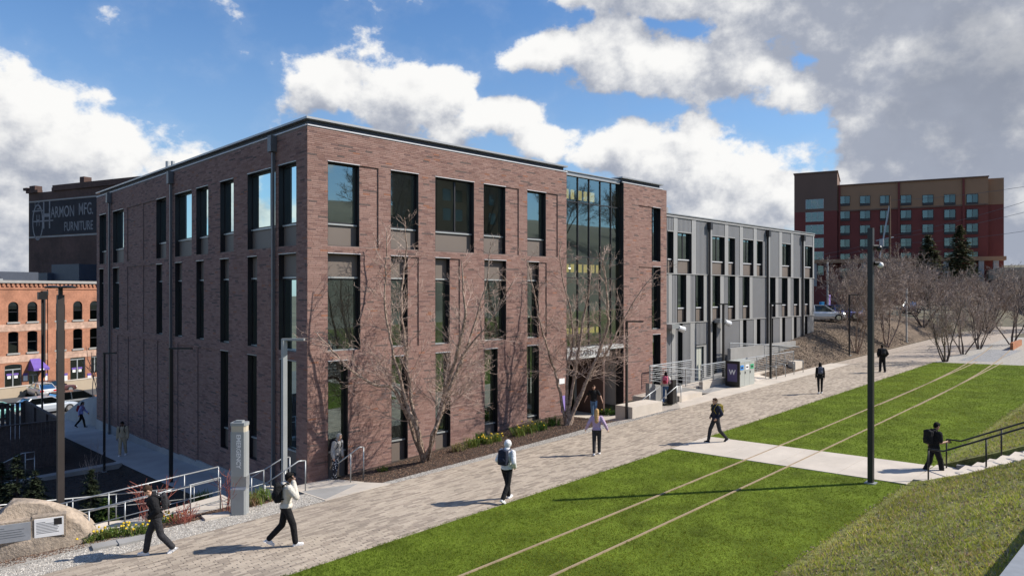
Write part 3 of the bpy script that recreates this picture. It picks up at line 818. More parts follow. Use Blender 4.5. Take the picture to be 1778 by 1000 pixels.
# downpipes with collector boxes on the shaded side
for px in (189.4, 296, 473.6):
    y = LY(px, -.12)
    r = MB().box(-.16, -.06, y - .05, y + .05, H(-.1, y), 12.25).build('downpipe', 'pipe_grey', BB)
    MB().box(-.27, -.02, y - .14, y + .14, 12.25, 12.86).build('collector_box', 'pipe_grey', r)
# rooms behind the glass
MB().box(.4, 23, .4, 26.8, 4.40, 4.66).box(.4, 23, .4, 26.8, 8.38, 8.58).box(.4, 23, .4, 26.8, .02, .12).build('floor_slab', 'interior', BB)
MB().box(5.5, 5.6, 5.6, 26.8, .1, 12.7).box(5.5, 23, 5.5, 5.6, .1, 12.7).box(13.95, 14.05, .5, 5.5, .1, 12.7).box(18.95, 19.05, .5, 5.5, .1, 12.7).box(.6, 5.5, 12, 12.1, .1, 12.7).box(6.2, 6.3, .5, 5.5, .1, 12.7).build('partition', 'interior', BB)
for (x, y, z) in [(xx, yy, zz_) for zz_ in (4.32, 8.3, 12.6) for yy in (2.0, 3.6) for xx in (1.2, 3.4, 7.2, 9.4, 11.6)] + [(xx, yy, zz_) for zz_ in (8.3, 12.6) for xx in (1.2, 3.2) for yy in (7.5, 10.2, 14.5, 18, 22)]:  # most of these strips are added to lighten the rooms behind the glass
    MB().box(x, x + .9, y, y + .1, z - .05, z).build('ceiling_and_fill_light', 'ceiling_and_fill_lamp', BB)
for (x, y, z) in ((16, 3.0, 8.3), (17.5, 3.5, 8.3)):
    MB().box(x, x + 1.1, y, y + .12, z - .05, z).build('ceiling_and_fill_light', 'ceiling_and_fill_lamp', BB)

# ---- glazed entrance bay
bayY = .27
xs = [BAY[0] + .03] + [RX(p, bayY) for p in (1002.5, 1022, 1041.5, 1060)] + [BAY[1] - .03]
zs = [4.10, 7.62, 8.70, 11.50, 12.80]
cw = MB()
for x in xs: cw.box(x - .022, x + .022, bayY - .05, bayY + .08, zs[0], zs[-1])
for z in zs:
    for a, b in zip(xs, xs[1:]): cw.box(a + .022, b - .022, bayY - .035, bayY + .07, z - .025, z + .025)
CW = cw.build('curtain_wall', 'dark_metal', BB)
for a, b in zip(xs, xs[1:]):
    for c, d in zip(zs, zs[1:]):
        MB().quad((a + .02, bayY, c + .02), (b - .02, bayY, c + .02), (b - .02, bayY, d - .02), (a + .02, bayY, d - .02)).build('pane', 'glass_curtain', CW)
MB().box(BAY[1] - .02, BAY[1], .001, .5, -.5, ZT).box(BAY[0], BAY[0] + .008, .001, .5, -.5, ZT).build('bay_jamb', 'dark_metal', BB)
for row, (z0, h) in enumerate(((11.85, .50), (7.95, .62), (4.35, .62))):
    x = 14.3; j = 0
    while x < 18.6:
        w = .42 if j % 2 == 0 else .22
        if not (row == 0 and x > 17.9): MB().box(x, x + w, 1.3, 1.36, z0, z0 + h).build('baffle', 'baffle_yellow_glow', BB)
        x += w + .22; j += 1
# sign band over the doors, lettering as on the building
SB = MB().box(BAY[0] + .01, 17.55, -.05, .25, 3.50, 4.06).build('sign_band', 'steel_light', BB)
text('lettering', 'MILGARD HALL', .40, (15.85, -.052, 3.77), (rad(90), 0, 0), 'ink', SB, ext=.02, sx=1.12)
MB().box(17.56, BAY[1] - .03, -.03, .25, 3.86, 4.06).build('canopy_edge', 'steel_light', BB)
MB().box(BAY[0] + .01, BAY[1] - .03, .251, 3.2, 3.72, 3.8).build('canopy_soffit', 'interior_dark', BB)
# recessed doors: storefront frame across the recess at Y=2.2
sf = MB(); yy = 2.2
for x in (14.16, 15.3, 16.4, 17.4): sf.box(x - .05, x + .05, yy - .05, yy + .05, .12, 3.7)
for a, b in ((14.21, 15.25), (15.35, 16.35), (16.45, 17.35)):
    sf.box(a, b, yy - .04, yy + .04, 2.45, 2.55); sf.box(a, b, yy - .04, yy + .04, .12, .32); sf.box(a, b, yy - .04, yy + .04, 3.6, 3.7)
SF = sf.build('entrance_door', 'pole_grey', BB)
for a, b in ((14.21, 15.25), (15.35, 16.35), (16.45, 17.35)):
    MB().quad((a, yy, .32), (b, yy, .32), (b, yy, 2.45), (a, yy, 2.45)).build('pane', 'glass', SF)
    MB().quad((a, yy, 2.55), (b, yy, 2.55), (b, yy, 3.6), (a, yy, 3.6)).build('pane', 'glass', SF)
    MB().tube([(b - .12, yy - .07, .95), (b - .12, yy - .07, 1.5)], .015, 6).build('door_handle', 'chrome', SF)
MB().box(14.85, 15.15, yy - .03, yy - .025, 1.3, 1.55).build('door_poster', 'blue_sticker', SF)
MB().box(14.35, 14.65, yy - .03, yy - .025, 1.45, 1.75).build('door_poster', 'purple', SF)
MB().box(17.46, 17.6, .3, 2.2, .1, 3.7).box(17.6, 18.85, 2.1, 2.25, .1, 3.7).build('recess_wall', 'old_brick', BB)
MB().box(BAY[0] + .02, BAY[1] - .03, .0, 2.15, .10, .30).build('recess_floor', 'concrete', BB)
# notices beside the doors
MB().box(13.55, 13.95, -.03, -.012, 2.35, 2.62).build('notice_plate', 'plaque_white', BB)
MB().box(13.72, 13.98, -.03, -.012, .95, 1.75).build('purple_notice', 'purple_light', BB)

# ================================================================== METAL-CLAD WING
WY = .3
WG = thing('metal_clad_wing', 'grey ribbed metal wing with pale vertical strips, joined to the brick hall', 'building', (23.3, WY, 0))
def wx(p): return RX(p, WY)
WE = wx(1413)
wz = {'f3t': RF(1176, 403.2, WY).z, 'f3s': RF(1176, 449.6, WY).z, 'f2s': RF(1176, 534.4, WY).z}
rows = {
 3: (8.03, 11.42, [(1158.6, 1169, 'w'), (1169, 1175.6, 's'), (1176, 1200.2, 'w', 1189), (1200.6, 1208, 's'), (1231.4, 1236, 's'), (1236, 1258, 'w', 1247.5), (1258, 1264, 's'), (1264, 1276, 'w'), (1284, 1289.5, 's'),
      (1289.6, 1307.6, 'w', 1299.5), (1308, 1313.4, 's'), (1313.4, 1324, 'w'), (1333.2, 1336.5, 's'), (1352.5, 1357.4, 's'), (1357.5, 1372.8, 'w', 1365), (1373, 1377, 's'), (1394, 1397, 's'), (1397, 1410.5, 'w', 1403), (1410.8, 1413, 's')]),
 2: (5.03, 7.97, [(1160, 1166, 's'), (1176, 1191, 'w'), (1191.2, 1198, 's'), (1207.5, 1221, 'w'), (1221.5, 1226.5, 's'), (1232, 1236.3, 's'), (1236.5, 1250, 'w'), (1250.2, 1256, 's'), (1264, 1276, 'w'), (1276.2, 1282, 's'),
      (1289.5, 1301, 'w'), (1301.2, 1306, 's'), (1333.2, 1336, 's'), (1336.2, 1346, 'w'), (1346.2, 1351, 's'), (1357.5, 1367, 'w'), (1367.2, 1372, 's'), (1378, 1387, 'w'), (1387.2, 1390, 's'), (1397, 1405, 'w'), (1405.2, 1409, 's')]),
 1: (.2, 4.97, [(1166, 1172, 's'), (1177, 1185, 'w'), (1198, 1206, 's'), (1208, 1226, 'd'), (1232, 1236.3, 's'), (1236.6, 1244, 'w'), (1250, 1256, 's'), (1284, 1289.4, 's'), (1289.6, 1296, 'w'), (1308, 1313.4, 's'), (1313.6, 1320, 'w'),
      (1333, 1335.8, 's'), (1336, 1342, 'w'), (1353, 1357.4, 's'), (1357.6, 1363, 'w'), (1374, 1377.8, 's'), (1378, 1383, 'w'), (1394, 1396.8, 's'), (1397, 1401.6, 'w')])}
def ribbed(x0, x1, z0, z1):
    if x1 - x0 < .03: return
    n = max(1, round((x1 - x0) / .15)); prof = []
    w = (x1 - x0) / n
    for i in range(n): 
        a = x0 + i * w; prof += [(a, WY), (a + w * .66, WY), (a + w * .72, WY + .022), (a + w * .94, WY + .022)]
    prof.append((x1, WY))
    mb = MB(); m = len(prof)
    mb.add([(x, y, z0) for x, y in prof] + [(x, y, z1) for x, y in prof], [(i, i + 1, m + i + 1, m + i) for i in range(m - 1)])
    mb.build('ribbed_panel', 'panel_grey', WG)
def wingwin(x0, x1, z0, z1, mull, row):
    dep = .18; t = .02; fr_ = MB()
    for (a, b, c, d) in ((x0, x0 + t, z0, z1), (x1 - t, x1, z0, z1), (x0 + t, x1 - t, z1 - t, z1), (x0 + t, x1 - t, z0, z0 + t)): fr_.box(a, b, WY - .02, WY + dep + .05, c, d)
    g0, g1 = (wz['f3s'], z1) if row == 3 else (wz['f2s'], z1) if row == 2 else (z0, z1)
    if mull: fr_.box(mull - .035, mull + .035, WY + dep - .03, WY + dep + .03, g0, g1 - t)
    win = fr_.build('window', 'dark_metal', WG)
    ed = [x0 + t] + ([mull - .035, mull + .035] if mull else []) + [x1 - t]
    for a, b in zip(ed[::2], ed[1::2]): MB().quad((a, WY + dep, g0), (b, WY + dep, g0), (b, WY + dep, g1 - t), (a, WY + dep, g1 - t)).build('pane', 'glass', win)
    if row > 1:
        MB().box(x0 + t, x1 - t, WY + dep - .03, WY + dep + .02, z0 + t, g0 - .07).build('spandrel_panel', 'spandrel', win)
        MB().box(x0 + t + .001, x1 - t - .001, WY + dep - .09, WY + dep + .01, g0 - .069, g0).build('sill', 'trim_white', win)
for r, (z0, z1, items) in rows.items():
    x = 23.12
    for it in items:
        a, b = wx(it[0]), wx(it[1])
        if a > x + .02: ribbed(x, a, z0, z1)
        if it[2] == 's': MB().box(a, b, WY - .025, WY + .03, z0, z1).build('pale_strip', 'panel_light', WG)
        elif it[2] == 'w':
            top = wz['f3t'] if r == 3 else z1
            wingwin(a, b, z0, top, wx(it[3]) if len(it) > 3 else None, r)
            if r == 3: ribbed(a, b, top + .003, z1); MB().box(a, b, WY - .02, WY + .01, top + .003, top + .06).build('head_strip', 'panel_light', WG)
        elif it[2] == 'd':
            ribbed(a, b, 3.55, z1)
            D = MB().box(a, a + .06, WY - .02, WY + .2, .4, 3.5).box(b - .3, b, WY - .02, WY + .02, .4, 3.5).box(a + .06, b - .3, WY - .02, WY + .2, 3.42, 3.5).build('service_door', 'panel_light', WG)
            mid = (a + b - .24) / 2
            for p, q in ((a + .07, mid - .01), (mid + .01, b - .31)): MB().box(p, q, WY + .1, WY + .15, .5, 3.4).build('door_leaf', 'door_putty', D)
            MB().box(a + .055, b - .29, WY + .151, WY + .25, .4, 3.42).build('door_back', 'dark_metal', D)
        x = b
    if x < WE - .02: ribbed(x, WE, z0, z1)
MB().box(23.12, WE + .02, WY - .05, WY + .05, 7.972, 8.028).build('ledge', 'panel_light', WG)
MB().box(23.12, WE + .02, WY - .05, WY + .05, 4.972, 5.028).build('ledge', 'panel_light', WG)
MB().box(23.12, WE + .04, WY - .06, WY + .3, 11.422, 11.52).build('roof_cap', 'panel_light', WG)
MB().box(23.12, WE + .02, WY + .02, WY + .4, 11.52, 11.58).build('roof_band', 'dark_metal', WG)
MB().box(23.12, WE + .06, WY - .08, WY + .6, 11.58, 11.64).build('roof_edge', 'eave_metal', WG)
MB().box(23.12, WE - .001, WY + .26, 18, 0, 11.4).build('core', 'wing_room', WG)
MB().box(23.3, 26.4, 2.0, 5, 11.4, 12.35).build('rooftop_unit', 'panel_light', WG)
for p in (1229.5, 1331, 1392):
    x = wx(p); r = MB().box(x - .06, x + .06, WY - .16, WY - .05, H(x, WY) + .05, 10.9).build('downpipe', 'dark_metal', WG)
    MB().box(x - .14, x + .14, WY - .28, WY - .04, 10.9, 11.4).build('collector_box', 'dark_metal', r)
for px, py in ((1170, 569), (1252, 559)):          # wall floodlights
    p = RF(px, py, WY - .3)
    L = MB().box(p.x - .5, p.x + .3, p.y - .2, p.y + .2, p.z - .05, p.z + .22).box(p.x - .08, p.x + .08, p.y + .2, WY - .03, p.z, p.z + .12).build('wall_floodlight', 'galv', WG)
    MB().tube([(p.x + .3, p.y - .1, p.z), (p.x + .75, p.y - .2, p.z - .15)], [.16, .2], 10).build('lamp_head', 'steel_light', L)

# ================================================================== ORANGE BRICK WAREHOUSE (sunlit, downhill)
def frame_of(P0, P1):
    """facade frame: u along, n outward (towards the camera), z up"""
    u = (P1 - P0); u.z = 0; u.normalize(); n = Vector((u.y, -u.x, 0))
    if n.dot(CAM - P0) < 0: n = -n
    return u, n
class FB(MB):
    """mesh builder in a facade frame"""
    def set(s, P0, u, n): s.P0, s.u, s.n_ = P0, u, n; return s
    def p(s, a, d, z): v = s.P0 + s.u * a + s.n_ * d; return (v.x, v.y, z)
    def fbox(s, a0, a1, d0, d1, z0, z1):
        vs = [s.p(a, d, z) for z in (z0, z1) for (a, d) in ((a0, d0), (a1, d0), (a1, d1), (a0, d1))]
        return s.add(vs, [(0, 3, 2, 1), (4, 5, 6, 7), (0, 1, 5, 4), (1, 2, 6, 5), (2, 3, 7, 6), (3, 0, 4, 7)])
    def fpoly(s, pts, d0, d1):
        n = len(pts); vs = [s.p(a, d0, z) for a, z in pts] + [s.p(a, d1, z) for a, z in pts]
        return s.add(vs, [tuple(range(n - 1, -1, -1)), tuple(range(n, 2 * n))] + [(i, (i + 1) % n, n + (i + 1) % n, n + i) for i in range(n)])
O0 = at(22, 562, 90); O0.z = 0
O1 = at(165, 556.5, 99.4); O1.z = 0
ou, on = frame_of(O0, O1)
O0 = O0 - ou * 14
def ofx(px):
    """distance along the facade under a pixel column"""
    r = ray(px, 506); q = CAM - O0
    # (CAM + t r - O0) . n = 0
    t = -(q.x * on.x + q.y * on.y) / (r.x * on.x + r.y * on.y); w_ = q + r * t
    return w_.x * ou.x + w_.y * ou.y, t
def ofz(px, py): a, t = ofx(px); return CAM.z + (506 - py) / 1212 * t
ZB = -5.6; ZO = ofz(80, 492)
OW = thing('orange_brick_warehouse', 'sunlit orange brick warehouse with arched windows and a purple door awning', 'building', (O0.x, O0.y, ZB))
def fb(): return FB().set(O0, ou, on)
# openings: (px0,px1, y top, y bottom, arch rise fraction)
zr = [(ofz(22, 524), ofz(22, 559)), (ofz(22, 576), ofz(22, 613)), None]
cols_px = [(14, 32), (47.5, 65), (96, 113), (127, 143), (156, 172)]
WO = []
for a, b in cols_px:
    WO.append((ofx(a)[0], ofx(b)[0], zr[0][0], zr[0][1], .5)); WO.append((ofx(a)[0], ofx(b)[0], zr[1][0], zr[1][1], .18))
for k_ in (-2, -1): 
    for z_, ar in ((zr[0], .5), (zr[1], .18)):
        w0 = ofx(14)[0] + k_ * 3.0; WO.append((w0, w0 + 1.55, z_[0], z_[1], ar))
for k_ in range(1, 6):
    for z_, ar in ((zr[0], .5), (zr[1], .18)):
        w0 = ofx(156)[0] + k_ * 3.1; WO.append((w0, w0 + 1.55, z_[0], z_[1], ar))
zd = (ofz(15, 633), -5.5)
WO.append((ofx(8)[0], ofx(38)[0], zd[0], zd[1], .12)); WO.append((ofx(94)[0], ofx(112)[0], ofz(22, 626), -5.3, .15)); WO.append((ofx(122)[0], ofx(148)[0], ofz(22, 624), -5.5, .12)); WO.append((ofx(158)[0], ofx(172)[0], ofz(22, 622), -4.6, .15))
WO.append((ofx(50)[0], ofx(66.5)[0], ofz(22, 645), -5.5, 0))
OL = 62.0
us = sorted(set([0, OL] + [v for o in WO for v in o[:2]])); mb = fb()
for a, b in zip(us, us[1:]):
    um = (a + b) / 2; hs = sorted([(o[3], o[2], o) for o in WO if o[0] <= um <= o[1]])
    z = ZB
    for (lo_, hi_, o) in hs:
        if lo_ > z: mb.quad(mb.p(a, 0, z), mb.p(b, 0, z), mb.p(b, 0, lo_), mb.p(a, 0, lo_))
        z = hi_
    mb.quad(mb.p(a, 0, z), mb.p(b, 0, z), mb.p(b, 0, ZO), mb.p(a, 0, ZO))
# arch corners
for (a, b, zt, zb_, ar) in WO:
    if ar <= 0: continue
    r = (b - a) * ar; N = 8; c = (a + b) / 2
    for sgn in (-1, 1):
        pts = [((a if sgn < 0 else b), zt - r)] + [(c + sgn * (b - a) / 2 * math.cos(t), zt - r + r * math.sin(t)) for t in np.linspace(0, PI / 2, N)] + [((a if sgn < 0 else b), zt)]
        mb.add([mb.p(x, 0, z) for x, z in pts[1:]], [tuple(range(len(pts) - 1))])
    for (x) in (a, b): mb.quad(mb.p(x, 0, zb_), mb.p(x, 0, zt), mb.p(x, -.3, zt), mb.p(x, -.3, zb_))
    mb.quad(mb.p(a, 0, zt), mb.p(b, 0, zt), mb.p(b, -.3, zt), mb.p(a, -.3, zt))
mb.build('wall', 'orange_brick', OW)
fb().fbox(0, OL, -22, -.5, ZB, ZO - .6).build('block', 'interior_dark', OW)
fb().fbox(-.1, OL, -.6, .28, ZO, ZO + .35).build('parapet_cap', 'stone_trim', OW)
x = 0.0; 
for i in range(int(OL / .55)): fb().fbox(i * .55 + .1, i * .55 + .38, .002, .16, ZO - .42, ZO - .02).build('corbel_block', 'orange_brick', OW)
fb().fbox(0, OL, .002, .10, ZO - .8, ZO - .6).build('brick_band', 'orange_brick', OW)
for zz in (ofz(22, 568), ofz(22, 622)): fb().fbox(0, OL, .002, .03, zz - .55, zz + .35).build('faded_sign_band', 'orange_brick_pale', OW)
fb().fbox(ofx(84)[0] - .1, ofx(84)[0] + .9, .002, .12, ZB, ZO - .05).build('pilaster', 'orange_brick', OW)
for i, (a, b, zt, zb_, ar) in enumerate(WO):
    door = zb_ < -4.5
    f = fb(); zm = (zt + zb_) / 2
    f.fbox(a, a + .09, -.26, -.14, zb_, zt); f.fbox(b - .09, b, -.26, -.14, zb_, zt)
    f.fbox(a + .09, b - .09, -.26, -.12, zm - .04, zm + .04) if not door else f.fbox((a + b) / 2 - .07, (a + b) / 2 + .07, -.26, -.12, zb_, zt - .7)
    if door: f.fbox(a + .09, b - .09, -.26, -.12, zt - .75, zt - .62)
    w_ = f.build('door' if door else 'window', 'pole_grey' if door else 'dark_metal', OW)
    mb = fb(); mb.quad(mb.p(a + .09, -.2, zb_), mb.p(b - .09, -.2, zb_), mb.p(b - .09, -.2, zt), mb.p(a + .09, -.2, zt)); mb.build('pane', 'glass_far', w_)
    if not door: fb().fbox(a - .15, b + .15, -.1, .14, zb_ - .22, zb_).build('sill', 'stone_trim', w_)
    elif b - a > 1.6 and i > 3:
        for q in (.3, .7):
            c = lerp(a, b, q); fb().fbox(c - .3, c + .3, -.195, -.18, -3.9, -3.65).build('door_sign', 'purple', w_)
            fb().fbox(c - .2, c + .2, -.195, -.18, -4.3, -3.95).build('door_notice', 'white_paint', w_)
# purple awning over the dark door
a, b = ofx(49)[0] - .1, ofx(75)[0]; zt = ofz(60, 622.5); zl = ofz(60, 638); aw = fb(); wv = 1.5
aw.add([aw.p(a + .3, .02, zt), aw.p(b - .5, .02, zt), aw.p(b, wv, zl), aw.p(a, wv, zl), aw.p(a, wv, zl - .3), aw.p(b, wv, zl - .3), aw.p(a, .02, zl - .3), aw.p(b, .02, zl - .3)],
       [(0, 1, 2, 3), (3, 2, 5, 4), (0, 3, 4, 6), (1, 7, 5, 2)])
aw.build('awning', 'purple', OW)
fb().fbox((a + b) / 2 - .3, (a + b) / 2 + .3, wv + .01, wv + .015, zl - .24, zl - .08).build('awning_letters', 'white_paint', OW)
for px in (44, 81.5, 113.5, 155): a = ofx(px)[0]; fb().fbox(a - .25, a + .25, .02, .05, ofz(px, 661), ofz(px, 652)).build('wall_notice', 'white_paint', OW)
for px in (44, 81.5, 113.5, 155): a = ofx(px)[0]; fb().fbox(a - .28, a + .28, .02, .06, ofz(px, 651.5), ofz(px, 648)).build('wall_notice_header', 'purple', OW)
a = ofx(76)[0]
fb().fbox(a - .1, a + .1, .1, .25, -4.5, ZO - 1.6).build('drain_pipe', 'pole_black', OW)
fb().fbox(a - .35, a + .35, .05, .45, ZO - 1.6, ZO - 1.0).build('drain_box', 'pole_black', OW)
# rooftop plant seen over the parapet
for i, (px0, px1, dz, dd) in enumerate(((2, 22, .9, 3), (24, 34, 1.1, 4), (50, 100, 1.9, 7), (70, 150, 3.2, 12))):
    a, b = ofx(px0)[0], ofx(px1)[0]
    fb().fbox(a, b, -dd - 4, -dd, ZO - .3, ZO + dz * .55).build('rooftop_unit', 'pole_grey' if i < 2 else 'eave_dark', OW)

# ================================================================== TALL DARK BRICK FACTORY with the painted wall sign
H0 = c2w(-90, 130); H1 = c2w(-90 + 40, 130 - 19.1)
hu, hn = frame_of(H0, H1)
TF = thing('brick_factory', 'tall dark old brick factory with a white painted furniture sign high on its wall', 'building', (H0.x, H0.y, -6))
def hb(): return FB().set(H0, hu, hn)
def hfx(px):
    r = ray(px, 506); q = CAM - H0; t = -(q.x * hn.x + q.y * hn.y) / (r.x * hn.x + r.y * hn.y); w_ = q + r * t
    return w_.x * hu.x + w_.y * hu.y, t
def hz(px, py): a, t = hfx(px); return CAM.z + (506 - py) / 1212 * t
ZH = hz(52, 336)
hb().fbox(0, 46, -30, 0, -6, ZH).build('wall', 'old_brick', TF)
hb().fbox(7.5, 46, -.5, .25, ZH + .001, ZH + 1.0).fbox(-.4, 3.2, -.6, .3, ZH + .001, ZH + .5).build('parapet', 'old_brick', TF)
hb().fbox(-.9, .3, -.8, .5, ZH + .502, ZH + 1.0).fbox(.7, 2.4, -1, .3, ZH + .502, ZH + 1.3).fbox(5.2, 6.2, -2, -1, ZH, ZH + .9).fbox(14, 15.2, -2, -.6, ZH + 1.0, ZH + 2.2).build('chimney', 'old_brick', TF)
hb().fbox(.1, 46, .002, .05, hz(52, 350) - .25, hz(52, 350)).fbox(.1, 46, .002, .05, hz(55, 411) - .3, hz(55, 411)).build('string_course', 'stone_trim', TF)
SG = hb().fbox(.3, 46, .003, .03, hz(55, 410), hz(52, 353)).build('painted_sign', 'sign_black', TF)
hrot = (rad(90), 0, math.atan2(hu.y, hu.x))
def hpos(px, py, d=.05):
    a, t = hfx(px); v = H0 + hu * a + hn * d; return (v.x, v.y, CAM.z + (506 - py) / 1212 * t)
text('lettering', 'ARMON', 2.85, hpos(109, 368.5), hrot, 'sign_paint', SG, ext=.01, sx=.66, bold=.02)
text('lettering', 'MFG.', 3.0, hpos(149.5, 363.5), hrot, 'sign_paint', SG, ext=.01, sx=.62, bold=.02)
text('lettering', 'FURNITURE', 2.3, hpos(136.5, 393), hrot, 'sign_paint', SG, ext=.01, sx=.68, bold=.02)
text('lettering', 'F.S.', 2.2, hpos(66, 358), hrot, 'sign_paint', SG, ext=.01, sx=.66)
text('lettering', 'H', 7.2, hpos(81.5, 376.5), hrot, 'sign_paint', SG, ext=.01, sx=.50)
text('lettering', 'H', 3.0, hpos(66.5, 384), hrot, 'sign_paint', SG, ext=.01, sx=.5)
mb = hb(); N = 28; ca, cz = hfx(66)[0], hpos(66, 386)[2]
for i in range(N):
    t0, t1 = 2 * PI * i / N, 2 * PI * (i + 1) / N; w1, w2, h1, h2 = 1.35, 1.65, 3.0, 3.35
    mb.quad(mb.p(ca + w1 * math.cos(t0), .05, cz + h1 * math.sin(t0)), mb.p(ca + w2 * math.cos(t0), .05, cz + h2 * math.sin(t0)), mb.p(ca + w2 * math.cos(t1), .05, cz + h2 * math.sin(t1)), mb.p(ca + w1 * math.cos(t1), .05, cz + h1 * math.sin(t1)))
mb.build('lettering', 'sign_paint', SG)
for (a0, py, w_) in ((57, 367, 19), (57, 385, 36)):
    z = hpos(60, py)[2]; hb().fbox(hfx(a0)[0], hfx(a0 + w_)[0], .05, .06, z - .12, z + .12).build('painted_line', 'sign_paint', SG)
# lower shed with louvres in front of its foot
hb().fbox(1.5, 14, 2, 5, -4, hz(70, 476)).build('roof_plant', 'eave_dark', TF)
hb().fbox(13.5, 21, .5, 4, -4, hz(120, 461)).build('roof_plant', 'eave_dark', TF)

# ================================================================== RED HOTEL
T0 = c2w(58.7, 145); T1 = c2w(58.7 + .891 * 40, 145 - .454 * 40)
tu, tn = frame_of(T0, T1)
HT = thing('red_hotel', 'six storey dark red and tan hotel with rows of windows behind the bare trees', 'building', (T0.x, T0.y, 3))
def tb(): return FB().set(T0, tu, tn)
def tfx(px):
    r = ray(px, 506); q = CAM - T0; t = -(q.x * tn.x + q.y * tn.y) / (r.x * tn.x + r.y * tn.y); w_ = q + r * t
    return w_.x * tu.x + w_.y * tu.y, t
def tz(px, py): a, t = tfx(px); return CAM.z + (506 - py) / 1212 * t
a1, a2, a3 = tfx(1454)[0], tfx(1716)[0], tfx(1744.5)[0]
zt1, zt2, zb1, zb2 = tz(1416, 302), tz(1560, 317), tz(1416, 368), tz(1560, 362)
tb().fbox(0, a1, -14, .8, 3, zb1).build('tower_wall', 'hotel_red', HT)
tb().fbox(0, a1, -14, .8, zb1 + .005, zt1).build('tower_top', 'hotel_brown', HT)
tb().fbox(-.15, a1 + .15, -14, .95, zt1, zt1 + .25).build('tower_cornice', 'hotel_brown', HT)
tb().fbox(a1, a2, -14, 0, 3, zb2).build('wall', 'hotel_red', HT)
tb().fbox(a1, a2, -14, 0.05, zb2 + .005, zt2).build('upper_wall', 'hotel_tan', HT)
tb().fbox(a2 + .002, a3, -14, -.9, 3, zb2).build('end_wall', 'hotel_red', HT)
tb().fbox(a2 + .002, a3, -14, -.85, zb2 + .005, zt2 - .2).build('end_upper_wall', 'hotel_tan', HT)
tb().fbox(a1 + .001, a2 + .1, -14, .3, zt2, zt2 + .22).build('cornice', 'hotel_brown', HT)
tb().fbox(a1 + .001, a2, .052, .2, zb2 - .12, zb2 + .12).build('string_course', 'hotel_brown', HT)
for px in (1456, 1559, 1671): a = tfx(px)[0]; tb().fbox(a, a + .35, .06, .3, 3, zt2).build('pilaster', 'hotel_red', HT)
floor_y = [348, 374, 399, 423, 448]
for fy in floor_y + [473]:
    for px in (1467, 1502, 1537, 1573, 1611, 1649, 1688):
        a, t = tfx(px); z = CAM.z + (506 - (348 + (fy - 348) * (1.0)) + (px - 1573) * .012 * (1)) / 1212 * t
        w_ = .92; h_ = 1.0
        W_ = tb().fbox(a - w_, a - w_ + .06, .06, .16, z - h_, z + h_).fbox(a + w_ - .06, a + w_, .06, .16, z - h_, z + h_).fbox(a - w_ + .06, a + w_ - .06, .06, .16, z + h_ - .06, z + h_).fbox(a - w_ + .06, a + w_ - .06, .06, .16, z - h_, z - h_ * .5).fbox(a - .04, a + .04, .06, .15, z - h_ * .5, z + h_ - .06).build('window', 'dark_metal', HT)
        mb = tb(); mb.quad(mb.p(a - w_ + .06, .1, z - h_ * .5), mb.p(a - .04, .1, z - h_ * .5), mb.p(a - .04, .1, z + h_ - .06), mb.p(a - w_ + .06, .1, z + h_ - .06)); mb.build('pane', 'glass_far_blue', W_)
        mb = tb(); mb.quad(mb.p(a + .04, .1, z - h_ * .5), mb.p(a + w_ - .06, .1, z - h_ * .5), mb.p(a + w_ - .06, .1, z + h_ - .06), mb.p(a + .04, .1, z + h_ - .06)); mb.build('pane', 'glass_far', W_)
for py in (356, 378, 400, 423, 446, 470):
    a0, t = tfx(1400); b0 = tfx(1430)[0]; z = CAM.z + (506 - py) / 1212 * t
    W_ = tb().fbox(a0 - .08, b0 + .08, .81, .85, z - .98, z + .98).build('window', 'pole_grey', HT)
    for i in range(3):
        p, q = lerp(a0, b0, i / 3), lerp(a0, b0, (i + 1) / 3)
        for zz in ((z - .92, z - .2), (z - .14, z + .92)):
            mb = tb(); mb.quad(mb.p(p + .05, .86, zz[0]), mb.p(q - .05, .86, zz[0]), mb.p(q - .05, .86, zz[1]), mb.p(p + .05, .86, zz[1])); mb.build('pane', 'glass_far_blue', W_)
# podium with parking openings
tb().fbox(-1, a3 - .3, .9, 3.2, 3, tz(1420, 497)).build('podium_wall', 'hotel_red', HT)
tb().fbox(-1, a3 - .2, .9, 3.3, tz(1420, 458), tz(1420, 452)).build('podium_beam', 'hotel_tan', HT)
for px in (1416, 1500, 1560, 1640, 1700, 1725): a = tfx(px)[0]; tb().fbox(a - .4, a + .4, 2.2, 3.1, tz(1420, 497), tz(1420, 458)).build('podium_pier', 'stone_trim', HT)

# ================================================================== CAMPUS BUILDING UP THE HILL behind the viewpoint (mirrored in the hall's windows)
cb = thing('campus_building', 'brick campus block up the hill behind the viewpoint, seen mirrored in windows', 'building', (79, -80, H(79, -80)))
cz = H(84, -80)
MB().box(68, 90, -92, -78, cz - 4, cz + 12).build('wall', 'hotel_tan', cb)
MB().box(67.5, 90.5, -92.5, -77.5, cz + 12, cz + 12.6).build('roof', 'roof_grey', cb)
for fl in range(3):
    for i in range(7):
        MB().box(69.5 + i * 2.9, 71.3 + i * 2.9, -77.99, -77.9, cz + 1.2 + fl * 3.7, cz + 3.4 + fl * 3.7).build('window', 'glass_far', cb)

